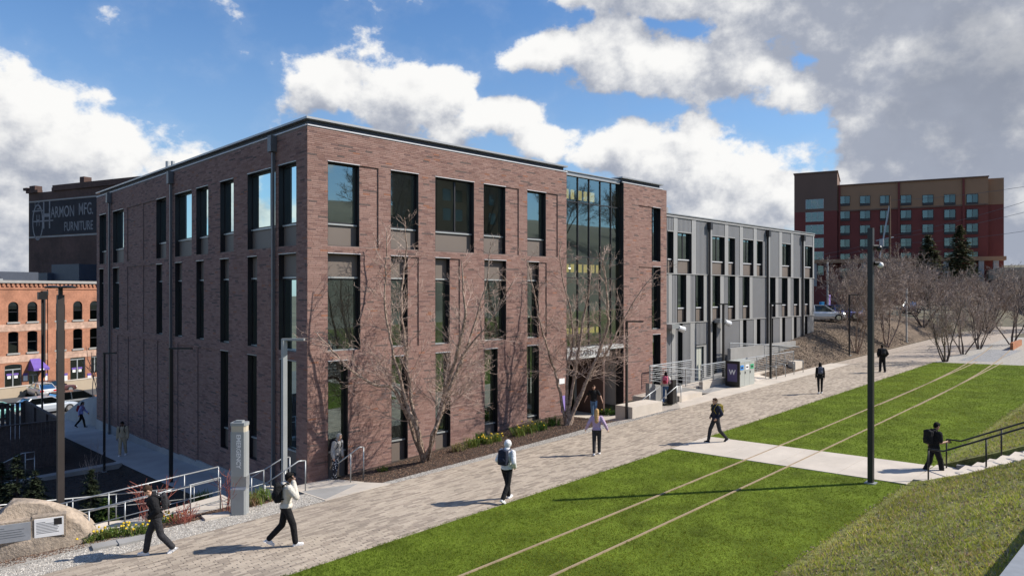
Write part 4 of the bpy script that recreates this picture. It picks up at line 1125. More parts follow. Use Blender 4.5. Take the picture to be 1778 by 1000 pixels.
# ================================================================== RAILINGS, STAIRS, RAMPS
def railing(name, label, top, posts, drops, mat='galv', r=.024, group=None, foot=None):
    """handrail: top = list of points of the top rail; drops = further rails this far below it; posts = indexes/fractions along top"""
    top = [Vector(p) for p in top]
    seg = [0]
    for a, b in zip(top, top[1:]): seg.append(seg[-1] + (b - a).length)
    def along(t):
        d = t * seg[-1]
        for i in range(len(top) - 1):
            if d <= seg[i + 1] + 1e-6: return top[i].lerp(top[i + 1], (d - seg[i]) / max(1e-6, seg[i + 1] - seg[i]))
        return top[-1]
    z0 = min(p.z for p in top) - 1
    root = thing(name, label, 'railing', (top[0].x, top[0].y, z0), group)
    MB().tube(top, r, 8).build('top_rail', mat, root, smooth=True)
    for d in drops: MB().tube([p - Vector((0, 0, d)) for p in top], r * .75, 6).build('rail', mat, root, smooth=True)
    for t in posts:
        p = along(t); zf = foot(p) if foot else H(p.x, p.y)
        MB().tube([(p.x, p.y, zf - .03), (p.x, p.y, p.z)], r * .9, 8).build('post', mat, root, smooth=True)
    return root
def fr_n(n): return [i / n for i in range(n + 1)]

# garden ramps by the boulder: two runs
def ramp(name, label, x0, z0, x1, z1, y0, y1, th=.25):
    v = [(x0, y0, z0), (x1, y0, z1), (x1, y1, z1), (x0, y1, z0)]
    MB().add(v + [(a, b, c - th) for a, b, c in v], [(0, 1, 2, 3), (7, 6, 5, 4), (0, 4, 5, 1), (1, 5, 6, 2), (2, 6, 7, 3), (3, 7, 4, 0)]).build(name, 'concrete', label=label, cat='ramp')
rz1 = lambda x: lerp(.47, .02, (x + 3.3) / -7.0)
rz2 = lambda x: lerp(-.15, -.85, (x + 10.3) / 7.6)
ramp('garden_ramp', 'pale concrete ramp run beside the gravel, between silver handrails', -3.3, .47, -10.3, .02, -1.95, -.65)
ramp('garden_ramp', 'lower concrete ramp run on the garden side of the double ramp', -10.3, -.15, -2.7, -.85, 1.1, 2.5)
MB().box(-11.8, -10.32, -1.95, 2.5, -.5, -.05).build('ramp_landing', 'concrete', label='concrete landing where the two garden ramp runs meet', cat='landing')
railing('handrail', 'silver ramp handrail nearest the yellow flowers', [(-7.35, -2.0, 1.15), (-3.9, -2.0, 1.38)], fr_n(4), (.40, .68), r=.022)
railing('handrail', 'silver ramp handrail between the two ramp runs', [(-8.6, -.6, 1.04), (-3.4, -.6, 1.36)], fr_n(5), (.40,), r=.022, foot=lambda p: rz1(p.x) - .1)
railing('handrail', 'long silver handrail on the garden side of the double ramp', [(-11.7, 2.55, .78), (-10.3, 2.55, .74), (-3.0, 2.55, .02)], fr_n(7), (.40,), r=.022, foot=lambda p: rz2(max(-10.3, p.x)) - .1)
railing('handrail', 'short silver handrail just behind the emergency tower', [(-3.25, -2.0, 1.30), (-2.55, -2.0, 1.36), (-2.55, -2.0, .9)], [0, .6], (.42,), r=.022)
# steps up from the shaded walk
st = thing('corner_steps', 'concrete steps up to the landing at the brick corner', 'steps', (-2.0, -1.2, -.3))
for i in range(4): MB().box(-2.6 + i * .28, -2.32 + i * .28 if i < 3 else -1.52, -1.9, -.35, -.9, -.12 + i * .16).build('step', 'concrete', st)
railing('handrail', 'silver stair handrail behind the grey lamp post', [(-2.45, -1.85, .86), (-1.30, -1.85, 1.40), (-1.06, -1.85, 1.38)], [0, .5, 1], (), foot=lambda p: .3 if p.x > -1.6 else -.1)
railing('handrail', 'silver stair handrail at the brick corner, second of the pair', [(-2.3, -.55, .80), (-1.15, -.55, 1.28), (-.95, -.55, 1.25)], [0, .5, 1], (), foot=lambda p: .1 if p.x > -1.6 else -.1)
railing('handrail', 'silver sloping handrail on the landing next to the hooded walker', [(.28, -1.6, 1.0), (1.0, -1.85, 1.50), (1.16, -1.85, 1.47)], [.5, 1], (), foot=lambda p: H(p.x, p.y))
# garden stair handrail near the timber fence
railing('handrail', 'looped silver handrail among dark shrubs below the timber fence', [(-7.2, 13.6, -.55), (-6.2, 13.6, -.1), (-5.75, 13.6, -.1), (-5.75, 13.6, -.4), (-6.1, 13.6, -.4)], [.55, .8], ())
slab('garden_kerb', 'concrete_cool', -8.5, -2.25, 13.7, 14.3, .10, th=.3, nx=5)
# bank stair
STEP = .32
bs = thing('bank_stair', 'concrete stair climbing the grass bank beyond the black pole', 'stair', (12.1, -17.4, PL(12, -17.4)))
zs0 = PL(12, -16.5) + .0
MB().box(10.87, 13.33, -17.35, -16.52, zs0 - .2, zs0 + .02).build('foot_slab', 'concrete', bs)
for i in range(13):
    y1 = -17.35 - i * STEP
    MB().box(11.05, 13.15, y1 - STEP, y1, zs0 - .3 + i * .16, zs0 + .02 + (i + 1) * .16).build('step', 'concrete', bs)
for x0, x1 in ((10.87, 11.03), (13.17, 13.33)):
    a, b = -17.1, -21.8
    MB().prism([(a, zs0 - .2), (a, zs0 + .14), (a - .4, zs0 + .16), (b, zs0 + 2.42), (b, zs0 + 1.6)], x1 - x0, 'x', x0).build('cheek_wall', 'concrete_dark', bs)
for lab, x in (('dark stair handrail on the bank, beside the walker with a phone', 11.12), ('dark stair handrail on the bank, on the far side of the steps', 13.08)):
    railing('handrail', lab, [(x, -16.85, zs0 + .93), (x, -17.25, zs0 + .93), (x, -21.6, zs0 + 3.1)], [0, .3, .6, .9], (), mat='pole_black', r=.026, foot=lambda p: zs0 + max(0, (-17.3 - p.y) * .5))

# ---- entrance and ramp guards by the wing
def guard(name, label, p0, p1, z0, z1, zb0, zb1, n, bars=6, mat='galv'):
    """guard rail p0-p1 with top z0-z1, foot zb0-zb1, horizontal bars"""
    root = thing(name, label, 'railing', (p0[0], p0[1], zb0))
    A, B = Vector((p0[0], p0[1], 0)), Vector((p1[0], p1[1], 0))
    MB().tube([(A.x, A.y, z0), (B.x, B.y, z1)], .03, 8).build('top_rail', mat, root)
    for i in range(n + 1):
        t = i / n; p = A.lerp(B, t); MB().box(p.x - .02, p.x + .02, p.y - .02, p.y + .02, lerp(zb0, zb1, t), lerp(z0, z1, t)).build('post', mat, root)
    for i in range(bars):
        f = (i + .5) / (bars + .3)
        MB().tube([(A.x, A.y, lerp(zb0, z0, f)), (B.x, B.y, lerp(zb1, z1, f))], .009, 5).build('bar', mat, root)
    return root
def zy(px, py, Y): return RF(px, py, Y).z
y1 = -1.75
g0, g1 = RX(1128, y1), RX(1219, y1)
guard('guard_rail', 'silver barred guard rail along the entrance ramp, behind the pink backpack', (g0, y1), (g1, y1), zy(1128, 635, y1), zy(1219, 642, y1), zy(1128, 664, y1), zy(1219, 674, y1), 3, 4)
W_ = MB().add([(g0 - .2, y1 - .12, .6), (g1, y1 - .12, .6), (g1, y1 + .12, .6), (g0 - .2, y1 + .12, .6), (g0 - .2, y1 - .12, zy(1128, 665, y1)), (g1, y1 - .12, zy(1219, 676, y1)), (g1, y1 + .12, zy(1219, 676, y1)), (g0 - .2, y1 + .12, zy(1128, 665, y1))],
     [(0, 3, 2, 1), (4, 5, 6, 7), (0, 1, 5, 4), (1, 2, 6, 5), (2, 3, 7, 6), (3, 0, 4, 7)]).build('ramp_wall', 'concrete_dark', label='low grey concrete ramp wall under the barred guard, by the entrance', cat='wall')
y2 = -.35
guard('guard_rail', 'silver barred guard rail against the brick pier beside the service door', (RX(1130, y2), y2), (RX(1200, y2), y2), zy(1130, 635, y2), zy(1200, 625, y2), zy(1130, 662, y2), zy(1200, 653, y2), 4, 7)
y3 = -1.7
h0, h1 = RX(1217, y3), RX(1378, y3)
guard('guard_rail', 'long silver barred guard rail behind the recycling bins', (h0, y3), (h1, y3), zy(1217, 634, y3), zy(1378, 610, y3), zy(1217, 662, y3), zy(1378, 634, y3), 9, 8)
MB().add([(h0, y3 - .12, .7), (h1, y3 - .12, .9), (h1, y3 + .12, .9), (h0, y3 + .12, .7), (h0, y3 - .12, zy(1217, 663, y3)), (h1, y3 - .12, zy(1378, 635, y3)), (h1, y3 + .12, zy(1378, 635, y3)), (h0, y3 + .12, zy(1217, 663, y3))],
     [(0, 3, 2, 1), (4, 5, 6, 7), (0, 1, 5, 4), (1, 2, 6, 5), (2, 3, 7, 6), (3, 0, 4, 7)]).build('ramp_wall', 'concrete', label='pale concrete ramp wall behind the recycling bins and bike racks', cat='wall')
y4 = .0
guard('guard_rail', 'mesh guard rail at the foot of the mulch bank below the wing windows', (RX(1260, y4), y4 - .3), (RX(1390, y4), y4 - .6), zy(1260, 595, y4), zy(1390, 602, y4), zy(1260, 621, y4), zy(1390, 628, y4), 5, 8)
MB().box(RX(1256, .1), 40, -.42, -.18, .8, zy(1260, 590, y4) - .55).build('bank_wall', 'concrete_dark', label='concrete retaining wall holding the mulch bank by the wing', cat='wall')
# ramp deck
ramp('entrance_ramp', 'pale concrete ramp deck between the silver guard rails', h0 - 5, 1.25, h1, 1.65, -1.55, -.45)
railing('handrail', 'thin handrail descending to the glazed entrance beside the lamp post', [(16.9, -2.3, 1.25), (17.9, -2.3, 1.62), (19.1, -2.3, 2.0)], [.05, .5, 1], ())
railing('handrail', 'thin handrail above the entrance steps in front of the ramp wall', [(18.1, -2.9, 1.40), (19.6, -2.9, 1.95), (20.0, -2.9, 1.95)], [.05, .8, 1], ())
def bench(px0, px1, py_top, py_bot, Y, d, label):
    x0, x1 = RX(px0, Y), RX(px1, Y); zt = zy((px0 + px1) / 2, py_top, Y)
    MB().box(x0, x1, Y, Y + d, H(x0, Y) - .2, zt).build('concrete_block', 'concrete', label=label, cat='bench')
bench(1098, 1150, 702, 722, -3.3, 1.0, 'long low concrete block at the entrance steps, nearest the lamp post')
bench(1180, 1219, 684, 697, -2.75, .7, 'short concrete seat block below the ramp wall')
bench(1381, 1393, 627, 640, -2.4, .5, 'small concrete block at the end of the ramp guard')
p = RF(1167, 697, -2.6); MB().box(p.x - .17, p.x + .17, -2.75, -2.4, p.z - .1, p.z + 1.15).build('bollard_bin', 'black_plastic', label='slim black bin post beside the ramp wall', cat='bin')
# recycling station: three grey bodies, black end with a purple W panel
x0, x1 = 26.25, 28.2; zb = H(27, -2.6); rs = thing('recycling_station', 'grey three bay recycling bins with black end panel showing a purple W sign', 'bin', (27, -2.5, zb))
hgt = 1.42; mid = [x0 + .05 + i * (x1 - x0 - .05) / 3 for i in range(4)]
for i in range(3):
    b = MB().box(mid[i] + .008, mid[i + 1] - .008, -2.95, -2.15, zb + .03, zb + hgt).build('bin_body', 'bin_grey', rs)
    xm = (mid[i] + mid[i + 1]) / 2
    MB().box(xm - .2, xm + .2, -2.962, -2.952, zb + hgt - .42, zb + hgt - .14).build('sticker', ('blue_sticker', 'plaque_white', 'green_sticker')[i], b)
    MB().box(xm - .12, xm + .12, -2.97, -2.963, zb + hgt - .33, zb + hgt - .24).build('slot', 'black_plastic', b)
    MB().box(mid[i] + .05, mid[i] + .10, -2.975, -2.951, zb + .75, zb + .9).build('latch', 'pole_black', b)
    MB().prism([(-2.96, zb + hgt + .002), (-2.14, zb + hgt + .002), (-2.14, zb + hgt + .10), (-2.96, zb + hgt + .03)], mid[i + 1] - mid[i] - .016, 'x', mid[i] + .008).build('lid', 'bin_grey', b)
ep = MB().box(x0 - .05, x0 + .04, -3.0, -2.1, zb, zb + hgt + .12).build('end_panel', 'black_plastic', rs)
MB().box(x0 - .058, x0 - .052, -2.86, -2.24, zb + .32, zb + hgt - .05).build('sign_panel', 'bin_sign', ep)
text('lettering', 'W', .40, (x0 - .06, -2.55, zb + .86), (rad(90), 0, rad(-90)), 'white_paint', ep, ext=.003, bold=.012)
# bike racks
for i, (a, lab) in enumerate(((1336, 'first steel bike hoop, next to the black lamp post'), (1352, 'second steel bike hoop counted from the black lamp post'), (1367, 'third steel bike hoop counted from the black lamp post'), (1383, 'last steel bike hoop, in front of the small concrete block'))):
    x = RX(a, -2.7); zz = H(x, -2.7)
    pts = [(x, -3.15, zz - .03), (x, -3.15, zz + .72)] + [(x, -3.15 + .1 - .1 * math.cos(t), zz + .72 + .1 * math.sin(t)) for t in np.linspace(.3, PI / 2, 3)] + [(x, -2.45 - .1 + .1 * math.sin(t), zz + .72 + .1 * math.cos(t)) for t in np.linspace(0, PI / 2 - .3, 3)] + [(x, -2.45, zz + .72), (x, -2.45, zz - .03)]
    MB().tube(pts, .026, 8).build('bike_rack', 'galv', smooth=True, label=lab, cat='bike rack', group='bike hoops by the ramp wall')

# ================================================================== POLES AND LAMPS
def lamp(label, base, h, arm=None, mat='pole_black', w=.075, both=False, name='lamp_post', cat='lamp post', ang=None, headmat=None, armlen=.85):
    """square post with a flat horizontal lamp head; arm direction is a world xy vector"""
    root = thing(name, label, cat, base); x, y, z = base
    MB().box(x - w, x + w, y - w, y + w, z - .1, z + h).build('post', mat, root)
    MB().box(x - w * 2.0, x + w * 2.0, y - w * 2.0, y + w * 2.0, z - .05, z + .03).build('base_plate', 'pole_grey', root)
    if arm is not None:
        d = Vector(arm).normalized(); rot = Matrix.Rotation(math.atan2(d.y, d.x), 3, 'Z'); L = armlen
        for sg in ((1, -1) if both else (1,)):
            c = Vector((x, y, z + h)) + d * sg * (L / 2 - w)
            MB().cbox((c.x, c.y, c.z + .025), (L / 2, w * 1.15, .035), rot).build('lamp_head', headmat or mat, root)
            c2 = Vector((x, y, z + h - .014)) + d * sg * (L * .7 - w)
            MB().cbox((c2.x, c2.y, c2.z), (L * .22, w * .8, .006), rot).build('lens', 'lamp_clear', root)
    return root
def hh(px, py_top, d): return CAM.z + (506 - py_top) / 1212 * d
RTv = RT
b = Vector((-1.35, -.95, .0)); b.z = .2
lamp('grey square lamp post with short arm at the shaded brick corner', b, hh(500, 596, 22.0) - b.z, RTv, 'pole_grey', .075, armlen=.75, headmat='pole_grey')
b = Vector((-1.94, 8.02, 0)); b.z = H(b.x, b.y); lamp('black lamp post on the shaded walk, nearer the emergency tower', b, hh(297, 606, 29.35) - b.z, RTv, 'pole_black', .065, armlen=.95)
b = Vector((-3.05, 13.49, 0)); b.z = H(b.x, b.y); lamp('thin black lamp post in the dark garden near the timber fence', b, hh(181, 614, 32.5) - b.z, RTv, 'pole_black', .045, armlen=.6)
b = Vector((-1.6, 34.25, 0)); b.z = H(b.x, b.y); r_ = lamp('tall thin black pole with box head against the orange warehouse', b, hh(75, 510, 48.3) - b.z, None, 'pole_black', .055)
MB().box(b.x - .25, b.x + .25, b.y - .25, b.y + .25, hh(75, 520, 48.3), hh(75, 507, 48.3)).build('head', 'pole_black', r_)
b = at(105, 800, 20.2); b.z = H(b.x, b.y)
r_ = lamp('thick dark brown pole rising behind the boulder with twin disc lamps', b, hh(105, 512, 20.2) - b.z, None, 'pole_brown', .085)
zt = hh(105, 512, 20.2)
MB().box(b.x - .05, b.x + .05, b.y - .05, b.y + .05, zt, zt + .22).build('stem', 'pole_black', r_)
for sg in (-1, 1):
    c = b + RT * (.22 * sg); MB().tube([(c.x, c.y, zt + .19), (c.x, c.y, zt + .24), (c.x, c.y, zt + .27)], [.2, .21, .08], 14).build('lamp_disc', 'pole_black', r_, smooth=False)
b = Vector((15.03, -3.01, H(15.03, -3.01))); lamp('black lamp post with flat arm in front of the glazed entrance', b, 4.66, RTv, 'pole_black', .048, armlen=.85)
b = Vector((RX(1256, -.9), -.9, 1.4)); lamp('black lamp post with small twin head above the ramp guard', b, hh(1256, 528, 45.5) - 1.4, RTv, 'pole_black', .06, both=True, armlen=.35)
b = Vector((30.82, -2.75, H(30.8, -2.75))); lamp('black lamp post with flat arm between the bins and bike hoops', b, 4.78, RTv, 'pole_black', .058, armlen=.95)
b = Vector((45.5, -2.33, H(45.5, -2.33))); lamp('black lamp post with flat arm at the foot of the mulch bank', b, 4.74, RTv, 'pole_black', .055, armlen=1.15)
b = Vector((59.77, -2.34, H(59.8, -2.34))); lamp('slim grey lamp post by the far path under bare trees', b, 5.0, None, 'pole_grey', .06)
b = c2w(.5141 * 20.75, 20.75); b.z = H(b.x, b.y)
r_ = lamp('very tall black pole standing on the lawn beside the crossing path', b, 7.58, None, 'pole_black', .073, name='tall_pole', cat='pole')
for i, (dz, dx) in enumerate(((-.55, .16), (-1.05, .2))):
    p = Vector((b.x, b.y, b.z + 7.58 + dz)) + RT * dx
    hd = MB().tube([p - RT * .1, p + RT * .05], .06, 8).build('bracket', 'pole_black', r_); MB().ball(p + RT * .08 - Vector((0, 0, .05)), .09, 10, 6).build('camera_dome', 'white_paint' if i else 'black_plastic', r_, smooth=True)
# pole with purple banner by the parking, blue sign pillar
b = c2w((1437 - 889) / 1212 * 75, 75); b.z = 4
r_ = lamp('slim grey street pole carrying a small purple banner near the hotel', b, hh(1437, 455, 75) - 4, None, 'pole_grey', .07)
MB().box(b.x + .1, b.x + .55, b.y - .1, b.y - .06, hh(1437, 532, 75), hh(1437, 512, 75)).build('banner', 'purple_light', r_)
b = c2w((1427 - 889) / 1212 * 70, 70); b.z = 3.6
r_ = thing('sign_pillar', 'blue information pillar beside the parked white car', 'sign', b); MB().box(b.x - .35, b.x + .35, b.y - .12, b.y + .12, b.z, hh(1427, 524, 70)).build('board', 'blue_sign', r_); MB().box(b.x - .4, b.x + .4, b.y - .2, b.y + .2, b.z - .3, b.z).build('foot', 'concrete', r_)
# timber utility pole with stays and wires
D = 112; b = c2w((1545 - 889) / 1212 * D, D); b.z = 4
up = thing('utility_pole', 'weathered timber utility pole with transformer in front of the hotel', 'pole', b)
ztop = hh(1545, 340, D); MB().tube([(b.x, b.y, 4), (b.x, b.y, ztop)], [.22, .15], 8).build('pole', 'wood_pole', up)
q = b + RT * -1.6; MB().tube([(q.x, q.y, hh(1531, 448, D)), tuple(Vector((b.x, b.y, hh(1545, 355, D))))], .12, 6).build('brace', 'pole_grey', up)
q = b + RT * -1.3; MB().tube([(q.x, q.y, hh(1531, 428, D)), (q.x, q.y, hh(1531, 415, D))], .35, 10).build('transformer', 'pole_grey', up)
a_, c_ = b - RT * 2.2, b + RT * .6; MB().tube([(a_.x, a_.y, hh(1520, 418, D)), (c_.x, c_.y, hh(1545, 412, D))], .09, 6).build('cross_arm', 'pole_grey', up)
def wire(label, p0, p1, sag, r=.03):
    pts = [p0.lerp(p1, t) - Vector((0, 0, sag * 4 * t * (1 - t))) for t in np.linspace(0, 1, 13)]
    MB().tube(pts, r, 4).build('overhead_wire', 'wire', label=label, cat='wire', group='overhead wires by the hotel')
for i, (y0, y1_, lab) in enumerate(((348, 318, 'uppermost thin overhead wire crossing in front of the hotel'), (410, 332, 'second overhead wire from the top, rising past the hotel corner'), (414, 355, 'third overhead wire from the top in front of the hotel'), (423, 396, 'lowest long overhead wire crossing the hotel front'))):
    p0 = at(1545, y0, D); p1 = at(1860, y1_ - 8, 92); wire(lab, p0, p1, .5)
wire('slack overhead wire running from the timber pole towards the metal wing', at(1545, 414, D), at(1380, 448, 118), .4)
wire('second slack wire from the timber pole towards the metal wing', at(1545, 420, D), at(1380, 455, 118), .5)

# ================================================================== EMERGENCY TOWER, BOULDER, COPING
b = Vector((-3.79, -3.12, 0)); b.z = H(b.x, b.y)
et = thing('emergency_tower', 'grey emergency call tower with white vertical lettering and lamp band', 'call box', b, world=False)
et.rotation_euler = (0, 0, math.atan2(-RT.y, RT.x) * -1 if False else math.atan2(RT.y, RT.x))
def chamf(w, d, c): return [(-w + c, -d), (w - c, -d), (w, -d + c), (w, d - c), (w - c, d), (-w + c, d), (-w, d - c), (-w, -d + c)]
MB().prism(chamf(.225, .16, .05), .78, 'z', -.05).build('lower_body', 'pole_grey', et)
MB().prism(chamf(.225, .16, .05), 1.28, 'z', 1.10).build('upper_body', 'pole_grey', et)
MB().prism([(-.16, .73), (.10, .73), (.16, .79), (.16, 1.10), (-.10, 1.10), (-.10, .80)], .44, 'x', -.22).build('call_niche', 'galv', et)
MB().prism(chamf(.215, .15, .05), .17, 'z', 2.38).build('beacon_band', 'beacon', et)
MB().prism(chamf(.23, .165, .05), .09, 'z', 2.55).prism(chamf(.12, .08, .03), .05, 'z', 2.64).build('cap', 'pole_grey', et)
text('lettering', 'EMERGENCY', .17, (.02, -.163, 1.83), (rad(90), rad(90), 0), 'white_paint', et, ext=.003, sx=1.0, bold=.004)

def blob(name, mat, c, r, seed, rough, label=None, cat=None, nu=40, nv=26, flat=None, group=None, parent=None):
    rnd = np.random.default_rng(seed); ph = rnd.uniform(0, 6.28, (14, 3)); fq = rnd.uniform(1, 5.5, (14, 3)); am = rnd.uniform(.3, 1, 14)
    mb = MB(); mb.ball((0, 0, 0), 1, nu, nv); out = []
    for v in mb.v:
        v = Vector(v); d = sum(am[i] / (1 + i * .25) * math.sin(fq[i][0] * v.x + ph[i][0]) * math.sin(fq[i][1] * v.y + ph[i][1]) * math.sin(fq[i][2] * v.z + ph[i][2]) for i in range(14))
        s = 1 + rough * d
        p = Vector((v.x * r[0] * s, v.y * r[1] * s, v.z * r[2] * s))
        if flat: p = flat(p)
        out.append(tuple(Vector(c) + p))
    mb.v = out
    return mb.build(name, mat, parent, smooth=True, label=label, cat=cat, group=group)
# the boulder: long, its flat face turned to the path, two set-in plaques
bc = at(8, 930, 17.6); bz = H(bc.x, bc.y)
B0 = thing('boulder', 'big tan granite boulder with two set-in plaques beside the gravel', 'boulder', (bc.x, bc.y, bz))
fdir = (-FW * .86 + RT * .46).normalized(); sdir_ = Vector((-fdir.y, fdir.x, 0));
if sdir_.dot(RT) < 0: sdir_ = -sdir_
rotm = Matrix((sdir_, fdir, Vector((0, 0, 1)))).transposed()
def bflat(p):
    # p in local (side, front, up)
    y = min(p.y, .42 + .10 * math.sin(p.x * 2.3) * math.cos(p.z * 3) - .12 * p.z)
    z = p.z
    if p.x > .3: z = z * (1.0 - .12 * max(0, p.x - 1.0))
    if p.x < .15: z = min(z, .98 + .10 * math.sin(p.x * 7) + .05 * math.sin(p.x * 17)) 
    return rotm @ Vector((p.x, y, z))
blob('rock_body', 'rock', (bc.x, bc.y, bz + .30), (2.0, .95, 1.16), 5, .05, flat=bflat, nu=72, nv=44, parent=B0)
def plaque(px, py, w, h, mat, tilt, nlines, lab):
    r_y = ray(px, py); p = CAM + r_y * ((bc + fdir * .45 - CAM).dot(fdir) / r_y.dot(fdir)); M = rotm @ Matrix.Rotation(rad(-6), 3, 'X')
    n = M @ Vector((0, 1, 0)); u = M @ Vector((1, 0, 0)); v = u.cross(n) * -1
    if v.z < 0: v = -v
    u = (u + Vector((0, 0, tilt))).normalized(); v = n.cross(u); v = v if v.z > 0 else -v
    R3 = Matrix((u, n, v)).transposed()
    q = MB().cbox(p, (w / 2, .035, h / 2), R3).build('plaque', mat, B0)
    MB().cbox(p - n * .085, (w / 2 + .05, .10, h / 2 + .05), R3).build('recess', 'rock', B0)
    for i in range(nlines):
        wl = w * (.80 if i else .34) * random.uniform(.85, 1); zl = h * (.30 - .66 * i / nlines)
        MB().cbox(p + n * .036 + v * zl + u * (-(w * .86 - wl) / 2), (wl / 2, .001, .007), R3).build('text_line', 'ink', q)
    return q, p, u, v, n, R3
q, p, u, v, n, R3 = plaque(85.5, 914, .62, .48, 'plaque_white', .0, 8, 'white')
MB().cbox(p + n * .0365 + u * .19 + v * .13, (.085, .0015, .085), R3).build('photo', 'dark_metal', q)
plaque(18, 925, .84, .46, 'plaque_grey', .0, 5, 'grey')
# flat bronze markers in the gravel
for px, py, lab in ((188, 947, 'flat grey stone marker in the gravel nearest the boulder'), (232, 939, 'second flat stone marker in the gravel, by the stooping walker'), (376, 897, 'pale flat stone at the foot of the emergency tower bed')):
    a, bb_ = ray(px, py), None
    d = (.527 + .024 * CAM.x - .03 * CAM.y - CAM.z) / (a.z - .024 * a.x + .03 * a.y); p = CAM + a * d
    MB().cbox((p.x, p.y, p.z + .03), (.36, .2, .03), Matrix.Rotation(-.1, 3, 'Z')).build('stone_marker', 'concrete_dark' if px < 300 else 'concrete', label=lab, cat='marker', group='flat markers along the gravel')
# metal coping of the terrace wall the picture is taken from
cp = thing('terrace_wall', 'terrace wall with pale sheet metal coping at the picture corner', 'wall', (-2, -21.5, 3.0))
MB().box(-3.0, 9.5, -21.55, -21.05, 2.4, 3.31).build('wall', 'concrete', cp)
MB().box(-3.05, 9.5, -21.65, -21.01, 3.313, 3.35).build('coping', 'galv', cp)

# ================================================================== TIMBER FENCE AND YARD
def board_fence(label, p0, p1, zt, h, n, gap=.02):
    root = thing('timber_fence', label, 'fence', (p0[0], p0[1], zt - h)); A, B = Vector((*p0, 0)), Vector((*p1, 0)); L = (B - A).length; u = (B - A) / L; R3 = Matrix.Rotation(math.atan2(u.y, u.x), 3, 'Z')
    w = L / n
    for i in range(n):
        c = A + u * (w * (i + .5)); MB().cbox((c.x, c.y, zt - h / 2 - random.uniform(0, .02)), (w / 2 - gap / 2, .012, h / 2), R3).build('board', 'wood_dark', root)
    nn = Vector((-u.y, u.x, 0))
    c = (A + B) / 2; MB().cbox((c.x, c.y, zt + .03), (L / 2, .075, .025), R3).build('cap_board', 'wood_dark', root)
    for i in range(max(2, int(L / 2.2)) + 1):
        q = A + u * (L * i / max(2, int(L / 2.2))) + nn * .06; MB().cbox((q.x, q.y, zt - h / 2), (.05, .045, h / 2), R3).build('post', 'wood_dark', root)
board_fence('dark timber board fence with flat cap, the panel facing the garden', (-12, 17), (-4, 17), .6, 2.3, 46)
board_fence('dark timber board fence, the panel running back along the walk', (-4, 17.1), (-4, 25.9), .55, 2.4, 44)
board_fence('dark timber fence with open gaps at the back of the yard, before the parked cars', (-12, 26), (-4, 26), .45, 2.4, 34, gap=.07)
ds = thing('dumpster', 'dark dumpster with pale lid inside the timber fence', 'dumpster', (-7.5, 20.5, -1.6))
MB().prism([(19.6, -1.55), (21.6, -1.55), (21.8, -.25), (19.4, -.25)], 3.0, 'x', -9.2).build('body', 'copper_green', ds)
MB().prism([(19.35, -.24), (21.85, -.24), (21.7, -.10), (19.5, .02)], 3.1, 'x', -9.25).build('lid', 'pole_grey', ds)
# retaining wall on the far side of the street
p0, p1 = at(-60, 680, 71), at(190, 658, 85); u = (p1 - p0); u.z = 0; L = u.length; R3 = Matrix.Rotation(math.atan2(u.y, u.x), 3, 'Z'); c = (p0 + p1) / 2
rw = thing('street_wall', 'long tan concrete retaining wall below the orange warehouse', 'wall', (c.x, c.y, -5)); MB().cbox((c.x, c.y, -4.6), (L / 2, .15, 1.25), R3).build('wall', 'tent_tan', rw); MB().cbox((c.x, c.y, -3.33), (L / 2 + .02, .2, .04), R3).build('coping', 'concrete', rw)

